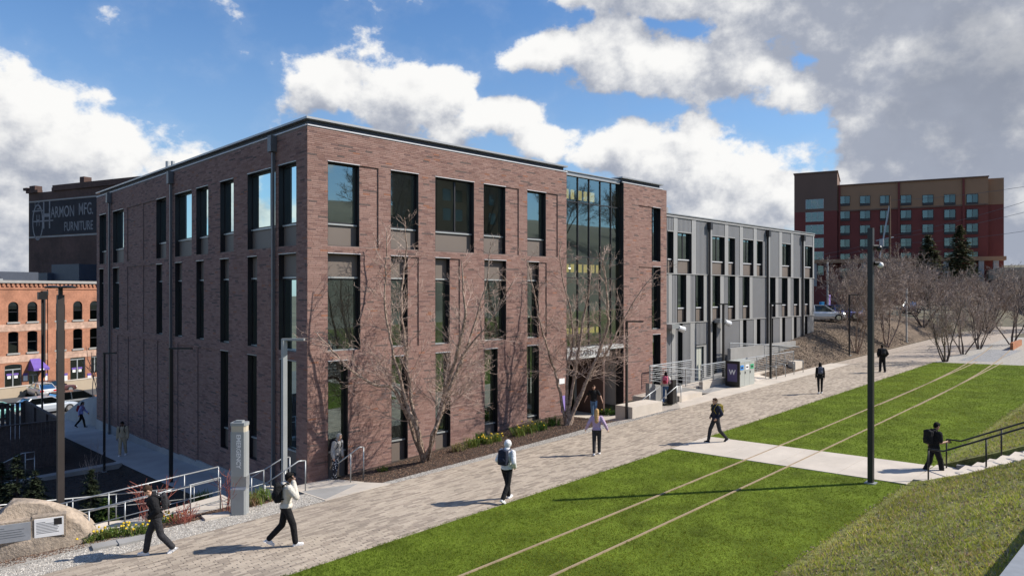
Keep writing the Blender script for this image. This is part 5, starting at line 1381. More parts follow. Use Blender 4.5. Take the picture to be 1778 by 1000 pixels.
# ================================================================== CARS
def paint(name, col): mk(name, col, .3, var=.02, coat=.8, metal=.2); return name
def car(label, col, pos, heading, L=4.4, Wd=1.8, Ht=1.45, suv=False, group='parked cars'):
    nm = paint('paint_' + str(len(MAT)), col)
    r = thing('parked_car', label, 'car', pos, group, world=False); r.rotation_euler = (0, 0, heading)
    h = Wd / 2; zb = .22; belt = Ht * (.62 if not suv else .60); hood = Ht * (.58 if not suv else .60)
    # body: sections along x (front +)
    st_ = [(-L / 2, .80, .42, belt * .86), (-L / 2 + .08, .92, .28, belt * .98), (-L / 2 + .5, 1, zb, belt), (-L * .12, 1, zb, belt), (L * .16, 1, zb, belt * .98), (L * .24, .99, zb, hood), (L / 2 - .35, .95, zb, hood * .92), (L / 2 - .06, .86, .26, hood * .78), (L / 2, .72, .36, hood * .62)]
    vs = []; fs = []
    for (x, w, z0, z1) in st_:
        ww = h * w; vs += [(x, -ww * .9, z0), (x, -ww, lerp(z0, z1, .35)), (x, -ww * .97, lerp(z0, z1, .8)), (x, -ww * .86, z1), (x, ww * .86, z1), (x, ww * .97, lerp(z0, z1, .8)), (x, ww, lerp(z0, z1, .35)), (x, ww * .9, z0)]
    for i in range(len(st_) - 1):
        for j in range(8): fs.append((i * 8 + j, i * 8 + (j + 1) % 8, i * 8 + 8 + (j + 1) % 8, i * 8 + 8 + j))
    fs += [tuple(range(7, -1, -1)), tuple((len(st_) - 1) * 8 + j for j in range(8))]
    MB().add(vs, fs).build('body', nm, r, smooth=False)
    rl = -L / 2 + (.12 if suv else .18)
    x0, x1, x2, x3 = (rl, rl + .35, L * .06, L * .24) if suv else (rl, rl + .75, L * .05, L * .25)
    cab = [(x0, belt - .02), (x1, Ht - .05), (x2, Ht - .05), (x3, belt - .04)]
    vs = [(x, -h * .84 if i in (0, 3) else -h * .66, z) for i, (x, z) in enumerate(cab)] + [(x, h * .84 if i in (0, 3) else h * .66, z) for i, (x, z) in enumerate(cab)]
    MB().add(vs, [(0, 1, 2, 3), (7, 6, 5, 4), (0, 4, 5, 1), (1, 5, 6, 2), (2, 6, 7, 3)]).build('window', 'glass_car', r)
    MB().add([(a * .98, b * .97, c - .03) for a, b, c in vs], [(0, 1, 2, 3), (7, 6, 5, 4), (0, 4, 5, 1), (2, 6, 7, 3)]).build('cabin', 'black_plastic', r)
    MB().box(x1 - .12, x2 + .05, -h * .66, h * .66, Ht - .05, Ht).build('roof', nm, r)
    for sg in (-1, 1):
        for (xa, za, xb, zb_, ya, yb) in ((x0, belt, x1, Ht - .04, .84, .66), (x3, belt, x2, Ht - .04, .84, .66), ((x1 + x2) / 2, belt, (x1 + x2) / 2, Ht - .04, .85, .67)):
            MB().tube([(xa, sg * h * ya, za), (xb, sg * h * yb, zb_)], .045, 5).build('pillar', nm, r)
        for x in (-L / 2 + .82, L / 2 - .82):
            tyre = MB().tube([(x, sg * (h - .20), .33), (x, sg * (h + .015), .33)], .33, 18).build('wheel', 'rubber', r)
            MB().tube([(x, sg * (h + .016), .33), (x, sg * (h + .03), .33)], .21, 12).build('rim', 'chrome', tyre)
        MB().cbox((-L / 2 + .07, sg * h * .70, belt * .80), (.08, .17, .085)).build('tail_light', 'tail_red', r)
        MB().cbox((L / 2 - .12, sg * h * .66, hood * .66), (.1, .17, .07)).build('headlight', 'lamp_clear', r)
        MB().cbox((L * .19, sg * (h + .06), belt + .08), (.07, .09, .06)).build('mirror', nm, r)
    MB().cbox((-L / 2 - .0, 0, belt * .62), (.02, .26, .06)).build('licence_plate', 'plaque_white', r)
    return r
def carpos(px, py, d): p = at(px, py, d); p.z = H(p.x, p.y); return p
car('silver grey hatchback parked behind the timber fence', (.42, .46, .52), carpos(79, 705, 57.5), rad(14), 4.5, 1.85, 1.42)
car('dark grey estate car parked by the street wall', (.035, .037, .04), carpos(133, 700, 60.5), rad(14), 4.6, 1.9, 1.6, True)
car('pale teal car at the picture edge behind the fence', (.20, .42, .40), carpos(-6, 712, 54), rad(10), 4.4, 1.8, 1.42)
car('dark red car parked on the upper side of the street wall', (.08, .03, .03), carpos(92, 670, 79), rad(17), 4.5, 1.8, 1.45)
car('white and black car mostly hidden behind the thin pole, above the street wall', (.6, .6, .6), carpos(70, 676, 76), rad(100), 4.3, 1.8, 1.45)
car('white pickup sized car parked at the end of the metal wing', (.75, .75, .75), carpos(1424, 573, 66), rad(-50), 4.4, 1.75, 1.5, True)
car('blue car parked beyond the white one at the wing end', (.05, .07, .28), carpos(1453, 571, 69), rad(-45), 4.4, 1.8, 1.42)
car('dark car parked behind the bare birches by the road', (.03, .035, .05), carpos(1582, 552, 86), rad(190), 4.5, 1.8, 1.45)
car('pale pink car half hidden by birch trunks', (.55, .35, .33), carpos(1488, 566, 70), rad(200), 4.4, 1.8, 1.42)
# rusty steel planter edges and tan pavilion at the right
for i, (px, lab) in enumerate(((1748, 'low rusty steel wall beside the far bare tree'), (1768, 'second low rusty steel wall next to the far gravel'))):
    p = carpos(px, 602 + i * 3, 57); MB().cbox((p.x + 2, p.y - .3 - i * .8, p.z + .2), (2.6, .1, .38), Matrix.Rotation(.05, 3, 'Z')).build('steel_edge_wall', 'rust_steel', label=lab, cat='wall')
p = at(1790, 500, 120); pv = thing('pavilion', 'tan flat roofed pavilion at the picture edge beyond the trees', 'building', (p.x, p.y, 3))
MB().cbox((p.x, p.y, 6.0), (9, 5, 3), Matrix.Rotation(.3, 3, 'Z')).build('body', 'interior_dark', pv); MB().cbox((p.x, p.y, 9.9), (9.5, 5.5, .9), Matrix.Rotation(.3, 3, 'Z')).build('roof', 'tent_tan', pv)

# ================================================================== TREES AND PLANTS
def hit(px, py):
    """where the sight line through a pixel meets the terrain"""
    r = ray(px, py); d = 4.0
    while d < 400:
        p = CAM + r * d
        if p.z < H(p.x, p.y): break
        d *= 1.01
    lo_, hi_ = d / 1.01, d
    for _ in range(18):
        m_ = (lo_ + hi_) / 2; p = CAM + r * m_
        if p.z < H(p.x, p.y): hi_ = m_
        else: lo_ = m_
    p = CAM + r * hi_; p.z = H(p.x, p.y); return p
def seg_mesh(name, segs, mat, parent, n=3):
    """segs: rows of (p0 xyz, p1 xyz, r0, r1) -> open n-sided prisms in one mesh"""
    A = np.array(segs, dtype=np.float64); p0, p1, r0, r1 = A[:, :3], A[:, 3:6], A[:, 6:7], A[:, 7:8]
    d = p1 - p0; d /= np.maximum(np.linalg.norm(d, axis=1, keepdims=True), 1e-9)
    ref = np.where(np.abs(d[:, 2:3]) < .9, np.array([[0, 0, 1.0]]), np.array([[1.0, 0, 0]]))
    u = np.cross(d, ref); u /= np.linalg.norm(u, axis=1, keepdims=True); w = np.cross(d, u)
    V = np.zeros((len(A), 2 * n, 3))
    for j in range(n):
        a = 2 * PI * j / n; o = u * math.cos(a) + w * math.sin(a); V[:, j] = p0 + o * r0; V[:, n + j] = p1 + o * r1
    q = np.array([(j, (j + 1) % n, n + (j + 1) % n, n + j) for j in range(n)])
    F = (np.arange(len(A))[:, None, None] * 2 * n + q[None]).reshape(-1, 4)
    return npmesh(name, V.reshape(-1, 3), F, mat, parent)
class Grow:
    def __init__(s, seed, up=.25, twr=.006): s.r = random.Random(seed); s.thick = []; s.thin = []; s.up = up; s.twr = twr
    def jit(s, d, a):
        v = d + Vector((s.r.gauss(0, a), s.r.gauss(0, a), s.r.gauss(0, a))); return v.normalized()
    def side(s, d, ang):
        o = d.orthogonal().normalized(); o.rotate(Matrix.Rotation(s.r.uniform(0, 2 * PI), 3, d)); return (d * math.cos(ang) + o * math.sin(ang)).normalized()
    def limb(s, pts, r0, r1, thick=True):
        n = len(pts) - 1
        for i in range(n):
            a, b = pts[i], pts[i + 1]; (s.thick if thick else s.thin).append((*a, *b, lerp(r0, r1, i / n), lerp(r0, r1, (i + 1) / n)))
    def branch(s, p, d, L, r, lev, lmax, dens):
        n = max(2, int(L / (.35 if lev < 2 else .22))) ; n = min(n, 7); pts = [p]
        for i in range(n):
            d = s.jit(d, .16); d = (d + Vector((0, 0, s.up * .35))).normalized(); pts.append(pts[-1] + d * (L / n))
        s.limb(pts, r, max(s.twr * .7, r * .35), lev < 1)
        if lev >= lmax: return
        k = max(2, int(L * dens[lev]))
        for i in range(k):
            t = s.r.uniform(.18, 1.0); j = min(n - 1, int(t * n)); q = pts[j].lerp(pts[j + 1], t * n - j)
            dd = (pts[j + 1] - pts[j]).normalized(); nd = s.side(dd, s.r.uniform(.45, .95))
            s.branch(q, nd, L * s.r.uniform(.32, .58) * (1.15 - .5 * t), max(s.twr, r * .45 * (1 - .4 * t)), lev + 1, lmax, dens)
def build_tree(name, label, base, gr, barkm='bark', twigm='twig', group=None, cat='tree'):
    t = thing(name, label, cat, base, group)
    seg_mesh('trunk', gr.thick, barkm, t, 7); seg_mesh('crown', gr.thin, twigm, t, 3); return t

# the two river birches in front of the brick hall: main stems traced, the rest grown
def birch(label, base_px, d0, stems, seed, brl=2.1, per_m=4.2, up=.25):
    base = hit(*base_px); g = Grow(seed, up, .0055)
    for st_ in stems:
        P = []
        for (px, py, dd) in st_: P.append(at(px, py, d0 + dd))
        P[0] = base + Vector((g.r.uniform(-.12, .12), g.r.uniform(-.1, .1), -.1))
        # smooth the polyline
        Q = []
        for i in range(len(P) - 1):
            p_1, p0, p1, p2 = P[max(0, i - 1)], P[i], P[i + 1], P[min(len(P) - 1, i + 2)]
            for k_ in range(5):
                t = k_ / 5; Q.append(.5 * ((2 * p0) + (p1 - p_1) * t + (2 * p_1 - 5 * p0 + 4 * p1 - p2) * t * t + (-p_1 + 3 * p0 - 3 * p1 + p2) * t ** 3) + Vector((g.r.gauss(0, .02), g.r.gauss(0, .02), 0)))
        Q.append(P[-1])
        L = sum((b - a).length for a, b in zip(Q, Q[1:])); r0 = .028 + .0068 * L
        g.limb(Q, r0, .014)
        n = int(L * per_m); acc = [0]
        for a, b in zip(Q, Q[1:]): acc.append(acc[-1] + (b - a).length)
        for i in range(n):
            t = .26 + .74 * (i + g.r.random()) / n; s_ = t * L
            j = max(0, min(len(Q) - 2, next((k_ for k_ in range(len(acc)) if acc[k_] > s_), len(acc) - 1) - 1))
            q = Q[j].lerp(Q[j + 1], (s_ - acc[j]) / max(1e-6, acc[j + 1] - acc[j])); dd = (Q[j + 1] - Q[j]).normalized()
            nd = g.side(dd, g.r.uniform(.6, 1.25)); nd.z = nd.z * .6 + .12; nd.normalize()
            LL = brl * g.r.uniform(.45, 1.1) * (1.15 - .75 * t)
            g.branch(q, nd, LL, max(.009, .020 * (1.1 - t)), 1, 3, (0, 5.6, 6.0))
    return build_tree('birch_tree', label, base, g)
birch('bare two stemmed birch leaning in a V before the brick facade', (738, 800), 25.9, [
    [(735, 798, 0), (722, 745, -.1), (703, 690, -.2), (688, 630, -.3), (672, 560, -.5), (668, 480, -.7), (672, 400, -.6)],
    [(735, 798, 0), (724, 740, .1), (712, 680, .1), (704, 600, .3), (697, 520, .6), (705, 440, .9), (702, 378, .8)],
    [(703, 690, -.2), (690, 684, -.2), (650, 668, -.6), (608, 640, -1.0), (570, 600, -1.2), (545, 575, -1.2)],
    [(740, 798, 0), (752, 755, 0), (770, 700, -.1), (790, 650, -.3), (808, 610, -.4), (850, 560, -.8), (890, 490, -1.0)],
    [(741, 798, 0), (756, 750, .1), (775, 690, .2), (800, 630, .3), (822, 570, .5), (845, 490, .7), (852, 420, .9)],
    [(790, 650, -.3), (800, 590, -.6), (806, 520, -.9), (800, 450, -.9)]], 3)
birch('bare three stemmed birch beside the glazed entrance', (988, 738), 32.0, [
    [(982, 738, 0), (976, 700, 0), (966, 650, -.2), (952, 610, -.4), (938, 560, -.8), (925, 500, -1.0), (915, 450, -1.1)],
    [(986, 738, 0), (985, 690, 0), (986, 640, .1), (994, 595, .2), (992, 540, .4), (975, 480, .7), (972, 420, .8)],
    [(990, 738, 0), (1000, 700, 0), (1020, 660, 0), (1042, 630, .1), (1060, 600, .2), (1080, 560, .4), (1110, 510, .5), (1140, 470, .6)],
    [(1042, 630, .1), (1048, 590, -.3), (1055, 540, -.6), (1050, 480, -.8), (1045, 440, -.9)],
    [(994, 595, .2), (1012, 560, .2), (1022, 510, .1), (1026, 455, .1)]], 8, brl=2.3)

# bare trees along the far path: three grown forms, copied and turned
def grown(seed, h, stems, spread, lmax=3, twr=.009, up=.3, dens=(5, 5.0, 5.0), brl=.34):
    g = Grow(seed, up, twr)
    for i in range(stems):
        a = 2 * PI * (i + g.r.random() * .6) / stems; d = Vector((math.cos(a) * spread, math.sin(a) * spread, 1)).normalized(); p = Vector((math.cos(a) * .1, math.sin(a) * .1, -.1)); pts = [p]; n = 7
        L = h * g.r.uniform(.8, 1.05)
        for k_ in range(n): d = g.jit(d, .12); d = (d + Vector((0, 0, .12))).normalized(); pts.append(pts[-1] + d * (L / n))
        g.limb(pts, .055 * h / 5, .014)
        for j in range(int(L * 4.2)):
            t = .28 + .72 * (j + g.r.random()) / int(L * 4.2); k_ = min(n - 1, int(t * n)); q = pts[k_].lerp(pts[k_ + 1], t * n - k_)
            nd = g.side((pts[k_ + 1] - pts[k_]).normalized(), g.r.uniform(.4, .95)); nd.z = nd.z * .8 + .2; nd.normalize()
            g.branch(q, nd, h * brl * g.r.uniform(.4, 1.0) * (1.2 - .75 * t), max(.014, .028 * (1.1 - t)), 1, lmax, dens)
    return g
def proto(name, g, bark='bark', twig='twig_far'):
    t = thing(name, '', 'tree', (0, 0, 0), world=False); seg_mesh('trunk', g.thick, bark, t, 6); seg_mesh('crown', g.thin, twig, t, 3); return t
mk('bark_dark', (.10, .075, .065), .95, var=.4, scale=5, bump=.5, bscale=20)
protos = [proto('bare_tree', grown(21, 4.6, 6, .50, up=.40, brl=.40, twr=.010, dens=(5, 5.5, 6.0)), 'bark_dark'), proto('bare_tree', grown(33, 7.0, 4, .42, up=.18, brl=.46, twr=.011, dens=(4, 4.6, 5.5)), 'bark'), proto('bare_tree', grown(41, 6.6, 5, .48, up=.22, brl=.46, twr=.011, dens=(4, 4.6, 5.5)), 'bark_dark')]
used = set()
def put(i, pos, s, rz, label, group):
    src = protos[i]; o = src if i not in used else copy_tree(src); used.add(i)
    o.location = pos; o.scale = (s, s, s); o.rotation_euler = (0, 0, rz); tag(o, label, 'tree', group); return o
GT = 'bare trees along the far path'
def gp(px, py): return hit(px, py)
put(0, gp(1641, 628), 1.05, .3, 'bare vase shaped tree at the far lawn edge, nearest to the lawn', GT)
put(0, gp(1672, 615), 1.0, 2.1, 'second bare vase shaped tree behind the nearest one at the lawn end', GT)
put(0, gp(1700, 606), 1.05, 4.0, 'third bare vase shaped tree beside the dark ballast patch', GT)
put(0, gp(1757, 598), 1.2, 5.2, 'bare vase shaped tree by the rusty steel walls', GT)
put(1, gp(1487, 612), 1.0, .8, 'bare leaning birch on the mulch bank next to the black lamp post', GT)
put(1, gp(1540, 602), 1.05, 2.6, 'bare twin stemmed birch behind the dark clothed walker', GT)
put(1, Vector((66, 1.5, H(66, 1.5))), 1.1, 4.4, 'bare birch beyond the slim grey lamp post', GT)
put(2, Vector((60, 3.0, H(60, 3))), 1.05, 1.0, 'bare spreading tree behind the far lamp post, on the bank', GT)
put(2, Vector((70, -1.0, H(70, -1))), 1.1, 2.2, 'bare spreading tree where the far path bends', GT)
put(2, Vector((78, 2.0, H(78, 2))), 1.2, 3.3, 'bare spreading tree under the nearer dark conifer', GT)
put(2, Vector((76, -5.5, H(76, -5.5))), 1.15, 5.3, 'bare spreading tree in front of the hotel podium', GT)
put(2, Vector((88, -3.0, H(88, -3))), 1.3, .2, 'bare spreading tree below the taller dark conifer', GT)
put(1, Vector((92, -12, H(92, -12))), 1.3, 1.5, 'bare tall tree below the hotel end wall', GT)
put(2, Vector((84, -10, H(84, -10))), 1.2, 4.1, 'bare spreading tree near the picture edge, beyond the vase trees', GT)
put(1, Vector((52, 6.0, H(52, 6))), .95, 5.9, 'bare small tree behind the parked cars at the wing end', GT)
put(2, Vector((100, -22, H(100, -22))), 1.25, 2.9, 'bare tree at the far picture edge by the tan pavilion', GT)
put(2, Vector((99, 6, H(99, 6))), 1.15, 1.9, 'bare tree rising in front of the timber utility pole', GT)

for i in range(7):
    x, y = 52 + i * 14, -72 - (i * 37 % 23)
    put((2, 1, 2, 1, 2, 2, 1)[i], Vector((x, y, H(x, y))), 1.9 + .3 * (i % 3), i * 1.3, 'bare tree on the hill behind the viewpoint, seen only mirrored in windows', 'trees on the hill behind the viewpoint')
# conifers: drooping whorls carrying needle sprays
def conifer_mesh(h, r, seed, nb, leaf, cols, full=1.0):
    rnd = np.random.default_rng(seed); V = []; C = []
    for i in range(nb):
        t = rnd.random() ** .8; z = h * (.06 + .94 * t); R = r * (1 - t) ** .8 * rnd.uniform(.7, 1.1) + .03 * r; a = rnd.uniform(0, 2 * PI); m = max(3, int(10 * full * (1 - t) + 3))
        for k_ in range(m):
            s_ = (k_ + rnd.random()) / m; q = np.array([math.cos(a) * R * s_, math.sin(a) * R * s_, z + R * (.12 * s_ - .32 * s_ * s_)])
            for _ in range(3):
                da = a + rnd.normal(0, .9); L = leaf * rnd.uniform(.6, 1.3); w = leaf * .30
                d = np.array([math.cos(da), math.sin(da), rnd.uniform(-.35, .3)]); n_ = np.array([-math.sin(da), math.cos(da), rnd.normal(0, .4)])
                V += [q - n_ * w, q + n_ * w, q + d * L]; c = np.array(cols[rnd.integers(len(cols))]) * rnd.uniform(.75, 1.2); C += [c, c, c]
    return np.array(V), np.array(C)
def conifer(name, label, base, h, r, seed, nb, leaf, cols, group=None, cat='tree', full=1.0):
    t = thing(name, label, cat, base, group, world=False); V, C = conifer_mesh(h, r, seed, nb, leaf, cols, full)
    npmesh('crown', V, np.arange(len(V)).reshape(-1, 3), 'needle', t, cols=C); MB().tube([(0, 0, -.1), (0, 0, h * .9)], [r * .07 + .03, .02], 7).build('trunk', 'bark_dark', t); return t
CG = [(.075, .085, .040), (.10, .105, .05), (.055, .065, .034), (.14, .125, .07)]
p = c2w((1612 - 889) / 1212 * 105, 105, 4.5); conifer('conifer_tree', 'dark rounded conifer in front of the hotel, the shorter one', p, hh(1612, 408, 105) - 4.5, 3.8, 3, 420, .42, CG)
p = c2w((1667 - 889) / 1212 * 100, 100, 4.5); conifer('conifer_tree', 'dark pointed conifer in front of the hotel, the taller one', p, hh(1667, 392, 100) - 4.5, 3.7, 5, 420, .40, CG)
SH = [(.030, .042, .022), (.022, .032, .018), (.045, .06, .03)]
for px, py, h, r, lab in ((30, 868, 2.5, .85, 'big dark conifer shrub behind the boulder near the picture edge'), (62, 850, 1.9, .7, 'dark conifer shrub between the boulder and the timber fence'), (158, 858, 1.9, .6, 'dark upright conifer shrub beyond the ramp handrails'), (185, 862, .9, .5, 'small bright green conifer at the foot of the upright shrub'), (2, 880, 2.2, .8, 'dark conifer shrub cut by the picture edge')):
    p = at(px, py, 24.5); p.z = H(p.x, p.y); conifer('conifer_shrub', lab, p, h, r, px, 170, .10, SH if px != 185 else [(.09, .14, .03), (.06, .10, .03)], cat='shrub', full=1.4)
# thin young trees by the walk, red twig shrubs
def stems(name, label, base, n, h, r, spread, mat, seed, twigs=3, cat='shrub', group=None):
    g = Grow(seed, .3, r * .6)
    for i in range(n):
        a = g.r.uniform(0, 2 * PI); d = Vector((math.cos(a) * spread * g.r.random(), math.sin(a) * spread * g.r.random(), 1)).normalized(); g.branch(Vector(base) + Vector((g.r.gauss(0, .12), g.r.gauss(0, .12), -.05)), d, h * g.r.uniform(.6, 1.1), r, 1, 2, (0, twigs, 3))
    t = thing(name, label, cat, base, group); seg_mesh('stems', g.thin, mat, t, 4); return t
for px, py, h, lab in ((262, 905, 1.35, 'leafless red twig shrub right behind the stooping walker'), (400, 872, 1.25, 'leafless red twig shrub beside the emergency tower')):
    p = at(px, py, 20.3); p.z = H(p.x, p.y); stems('red_twig_shrub', lab, p, 16, h, .011, .55, 'red_twig', px)
p = hit(160, 838); stems('thin_shrub', 'thin leafless shrub among the dark garden soil', p, 8, 1.6, .008, .5, 'twig', 9)
p = at(165, 735, 46); p.z = H(p.x, p.y); stems('sapling', 'thin bare sapling at the far end of the shaded walk', p, 2, 3.4, .03, .12, 'twig', 19, 4, 'tree')
p = at(318, 905, 19.5); p.z = H(p.x, p.y); stems('low_shrub', 'low dark reddish shrub in the bed below the handrail', p, 40, .55, .008, 1.0, 'red_twig', 23, 6)
# grass clumps and daffodils in the beds
def clump(label, base, n, h, spread, cols, seed, flowers=0, name='grass_clump', cat='plant', group='planted clumps in the beds'):
    r = random.Random(seed); V = []; C = []
    for i in range(n):
        a = r.uniform(0, 2 * PI); o = Vector((r.gauss(0, spread * .35), r.gauss(0, spread * .35), 0)); L = h * r.uniform(.6, 1.15); s_ = spread * r.uniform(.3, 1); w = .012; c = [v * r.uniform(.8, 1.2) for v in r.choice(cols)]
        b0 = o; m_ = o + Vector((math.cos(a) * s_ * .35, math.sin(a) * s_ * .35, L * .75)); e_ = o + Vector((math.cos(a) * s_, math.sin(a) * s_, L * r.uniform(.55, 1.0))); pv_ = Vector((-math.sin(a), math.cos(a), 0)) * w
        V += [b0 - pv_, b0 + pv_, m_ + pv_ * .8, b0 - pv_, m_ + pv_ * .8, m_ - pv_ * .8, m_ - pv_ * .8, m_ + pv_ * .8, e_]; C += [c] * 9
    t = thing(name, label, cat, base, group, world=False); V = np.array([tuple(v) for v in V]); npmesh('blades', V, np.arange(len(V)).reshape(-1, 3), 'leaf', t, cols=np.array(C), kind='stuff')
    for i in range((flowers * 2 + 2) // 3):
        p = Vector((r.gauss(0, spread * .6), r.gauss(0, spread * .6), h * r.uniform(.7, .95))); MB().tube([p, p + Vector((r.uniform(-.03, .03), r.uniform(-.03, .03), .035))], [.036, .018], 6).build('flower', 'yellow_flower', t)
    return t
G1 = [(.14, .19, .04), (.10, .15, .035), (.20, .22, .07)]; G2 = [(.05, .10, .025), (.07, .13, .03)]; G3 = [(.24, .20, .10), (.18, .17, .06), (.30, .25, .14)]
CL = [(796, 783, .34, .38, G3, 0, 'tan grass clump beside the V shaped birch'), (820, 776, .42, .42, G1, 0, 'yellow green grass clump in the facade bed, second from the V shaped birch'), (846, 770, .35, .4, G1, 14, 'daffodil clump behind the white hooded walker'), (862, 766, .35, .35, G1, 10, 'daffodil clump just past the white hooded walker'),
      (902, 756, .42, .5, G1, 6, 'broad yellow green clump under the narrow window'), (920, 750, .40, .5, G1, 12, 'flowering clump in the facade bed, middle of the row'), (938, 746, .45, .5, G2, 4, 'green clump next in the facade bed towards the entrance'), (960, 738, .42, .5, G2, 0, 'dark green clump nearest the entrance birch'), (835, 768, .5, .35, G2, 0, 'taller green clump against the brown panel'),
      (666, 818, .18, .25, G1, 0, 'tiny weed clump at the landing edge'), (1052, 720, .4, .45, G2, 3, 'green clump at the foot of the entrance handrail'), (1064, 721, .3, .3, G2, 0, 'small green clump by the entrance lamp post'),
      (182, 935, .30, .3, G1, 0, 'bright grass clump nearest the boulder'), (208, 930, .28, .42, G1, 16, 'daffodil clump in the gravel bed by the stooping walker'), (245, 926, .26, .35, G1, 10, 'daffodil clump in front of the ramp handrail'), (295, 905, .25, .4, G1, 12, 'daffodil clump behind the stooping walker'), (160, 940, .22, .3, G1, 6, 'small daffodil clump touching the boulder'),
      (338, 892, .34, .45, G1, 0, 'bright green grass clump below the handrail'), (352, 882, .4, .45, G1, 0, 'tall bright grass clump in front of the handrail posts'), (452, 870, .42, .55, G1, 0, 'yellow green grass clump behind the walker on the phone'), (438, 876, .30, .4, G3, 0, 'tan grass clump between the tower and the phone walker'), (325, 890, .3, .35, G1, 0, 'grass clump left of the tower bed by the red shrub')]
for i, (px, py, h, s_, cs, fl, lab) in enumerate(CL): clump(lab, hit(px, py), 110, h, s_, cs, i, fl)
# loose stones on gravel and bark in beds
def bits(name, n, xr, yr, size, pal, label, mat='stone_bits', keep=None, cat='gravel'):
    x = RNG.uniform(*xr, n); y = RNG.uniform(*yr, n)
    if keep is not None: k_ = keep(x, y); x, y = x[k_], y[k_]; n = len(x)
    z = np.array([H(a, b) for a, b in zip(x, y)]); s_ = size * RNG.uniform(.5, 1.4, n); a = RNG.uniform(0, 2 * PI, n)
    V = np.zeros((n, 5, 3))
    for j in range(4):
        t = a + j * PI / 2; e = s_ * RNG.uniform(.7, 1.3, n) * (.6 if j % 2 else 1.0); V[:, j] = np.stack([x + np.cos(t) * e, y + np.sin(t) * e, z + .002 + .1 * s_ * (j == 1)], 1)
    V[:, 4] = np.stack([x, y, z + s_ * RNG.uniform(.5, .9, n)], 1); q = np.array([(0, 1, 4), (1, 2, 4), (2, 3, 4), (3, 0, 4)]); F = (np.arange(n)[:, None, None] * 5 + q[None]).reshape(-1, 3)
    pal = np.array(pal); T = pal[RNG.integers(len(pal), size=n)] * RNG.uniform(.8, 1.2, (n, 1)); npmesh(name, V.reshape(-1, 3), F, mat, cols=np.repeat(T, 5, 0), kind='stuff', label=label, cat=cat)
GP = [(.46, .43, .39), (.34, .31, .28), (.55, .52, .48), (.24, .22, .20)]; BP = [(.14, .085, .06), (.09, .055, .04), (.20, .13, .09), (.05, .035, .028)]
bits('gravel', 14000, (.9, 18), (-4, -3.35), .020, GP, 'pale loose gravel between the pavers and the facade bed')
bits('gravel', 12000, (-10.5, -1.6), (-4, -2.75), .020, GP, 'pale loose gravel round the boulder and emergency tower')
bits('bark_mulch', 14000, (.9, 14), (-3.35, -.3), .030, BP, 'brown bark mulch in the bed below the facade', cat='mulch')
bits('bark_mulch', 9000, (-11, -2.2), (-2.75, -1.9), .030, BP, 'brown bark mulch in the bed by the ramp handrails', cat='mulch')
bits('bark_mulch', 22000, (32, 62), (-2.5, 4), .055, [(.20, .15, .11), (.13, .095, .07), (.27, .21, .16), (.07, .05, .04)], 'dry brown mulch and leaf litter on the bank by the wing', cat='mulch')
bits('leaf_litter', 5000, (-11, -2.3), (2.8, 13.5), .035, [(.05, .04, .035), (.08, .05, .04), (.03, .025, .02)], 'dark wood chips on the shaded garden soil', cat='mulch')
bits('dead_grass', 16000, (-8, 30), (-22, -16.4), .030, [(.26, .20, .14), (.16, .11, .08), (.34, .28, .20)], 'dead stalks and litter on the grass bank', cat='litter', keep=lambda x, y: ~((x > 10.6) & (x < 13.6)))

# ================================================================== PEOPLE
def cloth(name, col, var=.12): mk(name, col, .9, var=var, scale=9, bump=.9, bscale=11, bdist=.06, spec=.2)
for n_, c_ in (('skin_light', (.52, .31, .22)), ('skin_mid', (.36, .20, .13)), ('skin_dark', (.16, .085, .055))): mk(n_, c_, .55, var=.06, scale=20)
for n_, c_ in (('cl_black', (.014, .014, .016)), ('cl_charcoal', (.035, .035, .040)), ('cl_white', (.72, .72, .74)), ('cl_cream', (.60, .56, .50)), ('cl_grey', (.40, .39, .38)), ('cl_lilac', (.45, .34, .50)), ('cl_tan', (.42, .34, .24)), ('cl_navy', (.022, .026, .045)),
               ('cl_denim', (.07, .13, .24)), ('cl_paleblue', (.34, .34, .62)), ('cl_olive', (.28, .22, .05)), ('cl_pink', (.62, .14, .22)), ('cl_red', (.25, .03, .04)), ('cl_slate', (.13, .14, .19)), ('hair_black', (.010, .009, .009)), ('hair_brown', (.05, .03, .02)), ('hair_blonde', (.50, .31, .14))): cloth(n_, c_)
m, k, b_, o_ = newmat('cl_plaid')
tcn = k.n('ShaderNodeTexCoord'); ck = k.n('ShaderNodeTexVoronoi'); k.l(tcn.outputs['Object'], ck.inputs['Vector']); ck.inputs['Scale'].default_value = 16
k.l(k.mix(k.ss(ck.outputs['Distance'], .30, .38), (.55, .55, .58, 1), (.012, .013, .022, 1)), b_.inputs['Base Color']); b_.inputs['Roughness'].default_value = .9

DG = bpy.context.evaluated_depsgraph_get
def remesh(mb, name, mat, parent, voxel, it=5, fac=.5):
    """fuse the overlapping solids of mb into one continuous skin"""
    me = bpy.data.meshes.new(name); me.from_pydata(mb.v, [], mb.f); o = bpy.data.objects.new(name, me); COL.objects.link(o)
    md = o.modifiers.new('r', 'REMESH'); md.mode = 'VOXEL'; md.voxel_size = voxel
    sm = o.modifiers.new('s', 'SMOOTH'); sm.factor = fac; sm.iterations = it
    bpy.context.view_layer.update()
    me2 = bpy.data.meshes.new_from_object(o.evaluated_get(DG())); bpy.data.objects.remove(o); bpy.data.meshes.remove(me)
    me2.materials.clear(); me2.name = name
    return finish(me2, name, mat, parent, True)
def cap(mb, a, b, ra, rb, n=10):
    a, b = Vector(a), Vector(b); mb.tube([a, b], [ra, rb], n); mb.ball(a, ra, n, 6); mb.ball(b, rb, n, 6)
